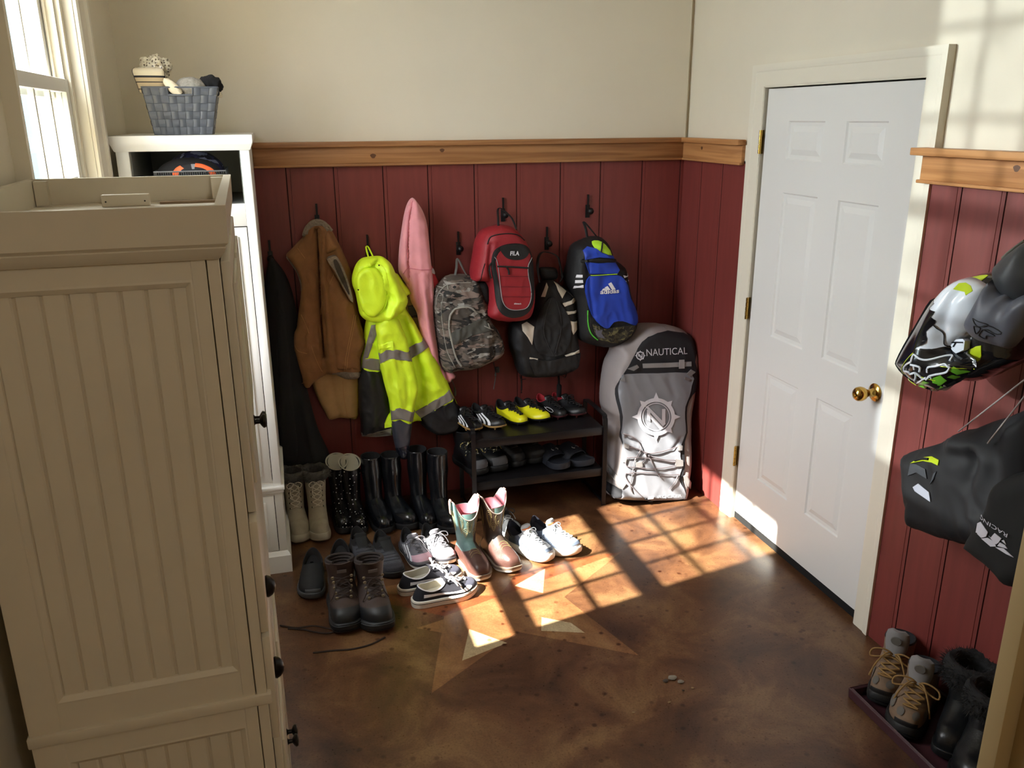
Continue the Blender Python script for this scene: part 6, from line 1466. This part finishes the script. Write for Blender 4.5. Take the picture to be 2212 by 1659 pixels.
for poly in ([(795, 1140), (812, 1070), (832, 1060), (850, 1090), (812, 1145)], [(812, 1095), (850, 1088), (885, 1140), (870, 1172), (835, 1180), (805, 1150)], [(835, 1185), (880, 1180), (935, 1210), (945, 1245), (905, 1245)], [(890, 1165), (905, 1180), (935, 1145), (985, 1185), (965, 1215), (945, 1230)], [(955, 1240), (975, 1215), (1010, 1235), (1030, 1262)], [(985, 1200), (1005, 1195), (1020, 1230)], [(940, 1250), (1000, 1258), (1075, 1326), (1020, 1300)]):
    s.patch('emblem_piece', poly, m_bl, root, smooth=1, off=.004, thick=.002)
a, b = Vector(s.uv(1045, 1150)), Vector(s.uv(858, 1000)); surf_text(s, 'lettering', 'RACING', a, b, m_bl, root, height=.011, off=.009, mirror=False)
for lab, a, b in (('thin pale cord running to the top edge of the riding jacket', (2216, 818), (2070, 932)), ('thin pale cord running to the fold of the riding trousers', (2216, 852), (2133, 958))):
    mb = MB(); A = at(*a, 0, -.20); B_ = at(*b, 0, -.19); A2 = A+(A-B_)*.4; mb.tube([B_, A, A2], .0022, 0, 6); tag(build('drawcord', mb, M('pale_cord', (150, 140, 136), .8)), lab, 'cord')

# ---------------------------------------------------------------- boot tray with hiking boots and fur boots
m_tray = M('maroon_plastic_tray', (66, 38, 44), .38)
tr_ = thing('boot_tray', 'dark maroon rimmed boot tray on the floor against the right wall', 'tray', (-.17, -2.4, 0))
b = MB(); x0, x1, y0, y1 = -.305, -.012, -2.86, -2.062; H_ = .04; t_ = .012
def rr(k, z): return [(x0-k, y0-k, z), (x1+k, y0-k, z), (x1+k, y1+k, z), (x0-k, y1+k, z)]
b.rings([rr(-.006, 0), rr(.0, .002), rr(.002, H_-.004), rr(.0, H_), rr(-.003, H_-.003), rr(-.007, H_), rr(-.011, H_-.003), rr(-.013, .008)], 0, True, True)
build('tray_shell', b, m_tray, tr_, angle=25)
m_hk = lea('olive_brown_nubuck', (120, 98, 78), .75, .25); m_hkp = M('grey_mesh_inset', (96, 92, 86), .85); m_hkt = M('pale_grey_tongue', (128, 126, 126), .85); m_rope = M('mustard_lace', (140, 108, 60), .8)
def hiking(toe, head, label, side, L=.285):
    s = Shoe(L=L, W=.108, sole=.032, ccx=-.062, ca=.058, cb=.042, hb=.115, hs=.105, hf=.125, side=side, toeh=1.12, ex=.72, ey=.72, narrow=.84, bulge=.1, spring=.014, shaft=[(.145, -.066, .058, .044)], scallop=lambda p: .006*math.cos(p)+.004)
    r = place('hiking_boot', label, 'boot', toe, head, L, .009); u, l = s.upper(0, thick=.008); build('upper', u, m_hk, r, world=False); build('lining', l, m_dkg, r, world=False)
    build('sole', s.solemesh(layers=[(-.004, 0, 0), (.004, .003, 0), (.004, .3, 0), (.001, .36, 0), (.006, .45, 0), (.005, 1.0, 0), (.001, 1.2, 0)]), m_blks, r, world=False)
    build('toe_guard', s.patch(-.5, .5, .0, .14, .003, n=8), m_blks, r, world=False)
    for a0, a1, v0, v1 in ((.12, .5, .22, .42), (-.5, -.12, .22, .42), (.75, 1.2, .25, .55), (-1.2, -.75, .25, .55)):
        mo = MB(); mo.rings([[tuple(s.S((a0+a1)/2+(a1-a0)/2*q*math.cos(th), (v0+v1)/2+(v1-v0)/2*q*math.sin(th), .0026)) for th in [2*PI*k/20 for k in range(20)]] for q in (1, .7, .35, .05)], 0, cap1=True); build('mesh_inset', mo, m_hkp, r, world=False)
    t = MB(); R = []
    for q, (x, z, w) in enumerate(((.014, .125, .026), (.006, .150, .032), (.002, .180, .034), (.002, .200, .030), (.0, .208, .018))): R.append([(x+math.cos(a)*.007-(math.sin(a)**2)*.012, math.sin(a)*w, z) for a in [2*PI*k/16 for k in range(16)]])
    t.rings(R, 0, True, True); o = build('tongue', t, m_hkt, r, world=False)
    t = MB(); t.lathe([(0, -.004), (.014, -.003), (.016, 0), (.014, .002), (0, .002)], (.010, 0, .176), axis=0, n=20); build('tongue_badge', t, m_hkp, o, world=False)
    add_laces(s, r, m_rope, rows=5, v0=.46, v1=.92, d0=.28, d1=.62, r=.0030, bowsize=1.5, droop=1.4, eye=None, off=.006)
    e = MB()
    for j in range(4):
        z = .125
    return r
hiking((1899, 1530), 0+218, 'olive brown hiking boot with mustard laces at the far end of the tray', 1)
hiking((1946, 1598), 0+216, 'olive brown hiking boot with mustard laces in the middle of the tray', -1)
def fur_boot(toe, head, label, side, z=.009, seed=3):
    L = .27; s = Shoe(L=L, W=.11, sole=.028, ccx=-.055, ca=.058, cb=.046, hb=.11, hs=.11, hf=.13, side=side, toeh=1.15, ex=.74, ey=.72, narrow=.86, bulge=.1, shaft=[(.16, -.058, .056, .048), (.20, -.06, .058, .052), (.22, -.06, .060, .054)])
    r = place('winter_boot', label, 'boot', toe, head, L, z); u, l = s.upper(0); build('upper', u, lea('black_shiny_leather', (22, 24, 26), .35), r, world=False); build('sole', s.solemesh(), m_blks, r, world=False); build('lining', l, m_furk, r, world=False)
    for q, zz in enumerate((.218, .19)):
        fur_ring([(-.06+.060*math.cos(a), .055*math.sin(a), zz) for a in [2*PI*k/30 for k in range(30)]], r, m_furk, r=.018, seed=seed+q, spikes=900, length=.026, name='fur_trim')
fur_boot((2040, 1648), 214, 'black boot with shaggy black fur cuff next to the hiking boots', 1)
fur_boot((2085, 1720), 214, 'black boot with shaggy black fur cuff cut by the bottom picture edge', -1, seed=9)

# ---------------------------------------------------------------- bits on the floor
rnd = random.Random(4)
for i, (x, y, r_, mt_) in enumerate(((1452, 1466, .014, 'a'), (1470, 1474, .010, 'a'), (1438, 1472, .009, 'b'), (1446, 1518, .005, 'c'), (1476, 1492, .004, 'b'), (1496, 1487, .005, 'c'), (1368, 1540, .0045, 'c'))):
    p = at(x, y, 2, 0); mb = MB(); n = 9; R = []
    for k in range(5):
        th = PI*(k+.5)/5; R.append([(p.x+r_*math.sin(th)*math.cos(2*PI*j/n)*(1+.4*rnd.random()), p.y+r_*.8*math.sin(th)*math.sin(2*PI*j/n)*(1+.4*rnd.random()), .0005+max(0, r_*.35*(1-math.cos(th)))*.9) for j in range(n)])
    mb.rings(list(reversed(R)), 0, True, True); o = build('dirt_crumb' if r_ < .008 else 'dirt_clod', mb, {'a': M('grey_dirt', (120, 112, 100), .95), 'b': M('dark_dirt', (60, 50, 42), .95), 'c': M('tan_dirt', (128, 104, 74), .95)}[mt_])
    lab = ['flat grey clod of dirt, largest of the bits on the open floor', 'grey clod of dirt right beside the largest one', 'dark clod of dirt left of the largest one', 'tan crumb of dirt below the clods on the floor', 'dark crumb of dirt just under the grey clods', 'tan crumb of dirt furthest right of the clods', 'tan crumb of dirt lying alone left of the clods'][i]
    tag(o, lab, 'dirt')

for o in bpy.data.objects:
    c = o.get('category')
    if o.parent or not c: continue
    if c == 'backpack': o['group'] = 'backpacks on the wall hooks'
    elif c == 'helmet': o['group'] = 'motocross helmets on the right wall'
    elif c == 'dirt': o['group'] = 'bits of dirt on the open floor'
    elif c == 'bootlace': o['group'] = 'loose bootlaces on the floor'
    elif o.name.startswith(('winter_hat', 'baseball_cap', 'cycling_cap')) and o.get('label', '').find('cubby') > 0: o['group'] = 'hats in the cabinet cubby'
    elif o.name.startswith(('knit_hat', 'winter_hat', 'mitten', 'fingerless', 'plaid')): o['group'] = 'winter woollens in the basket'
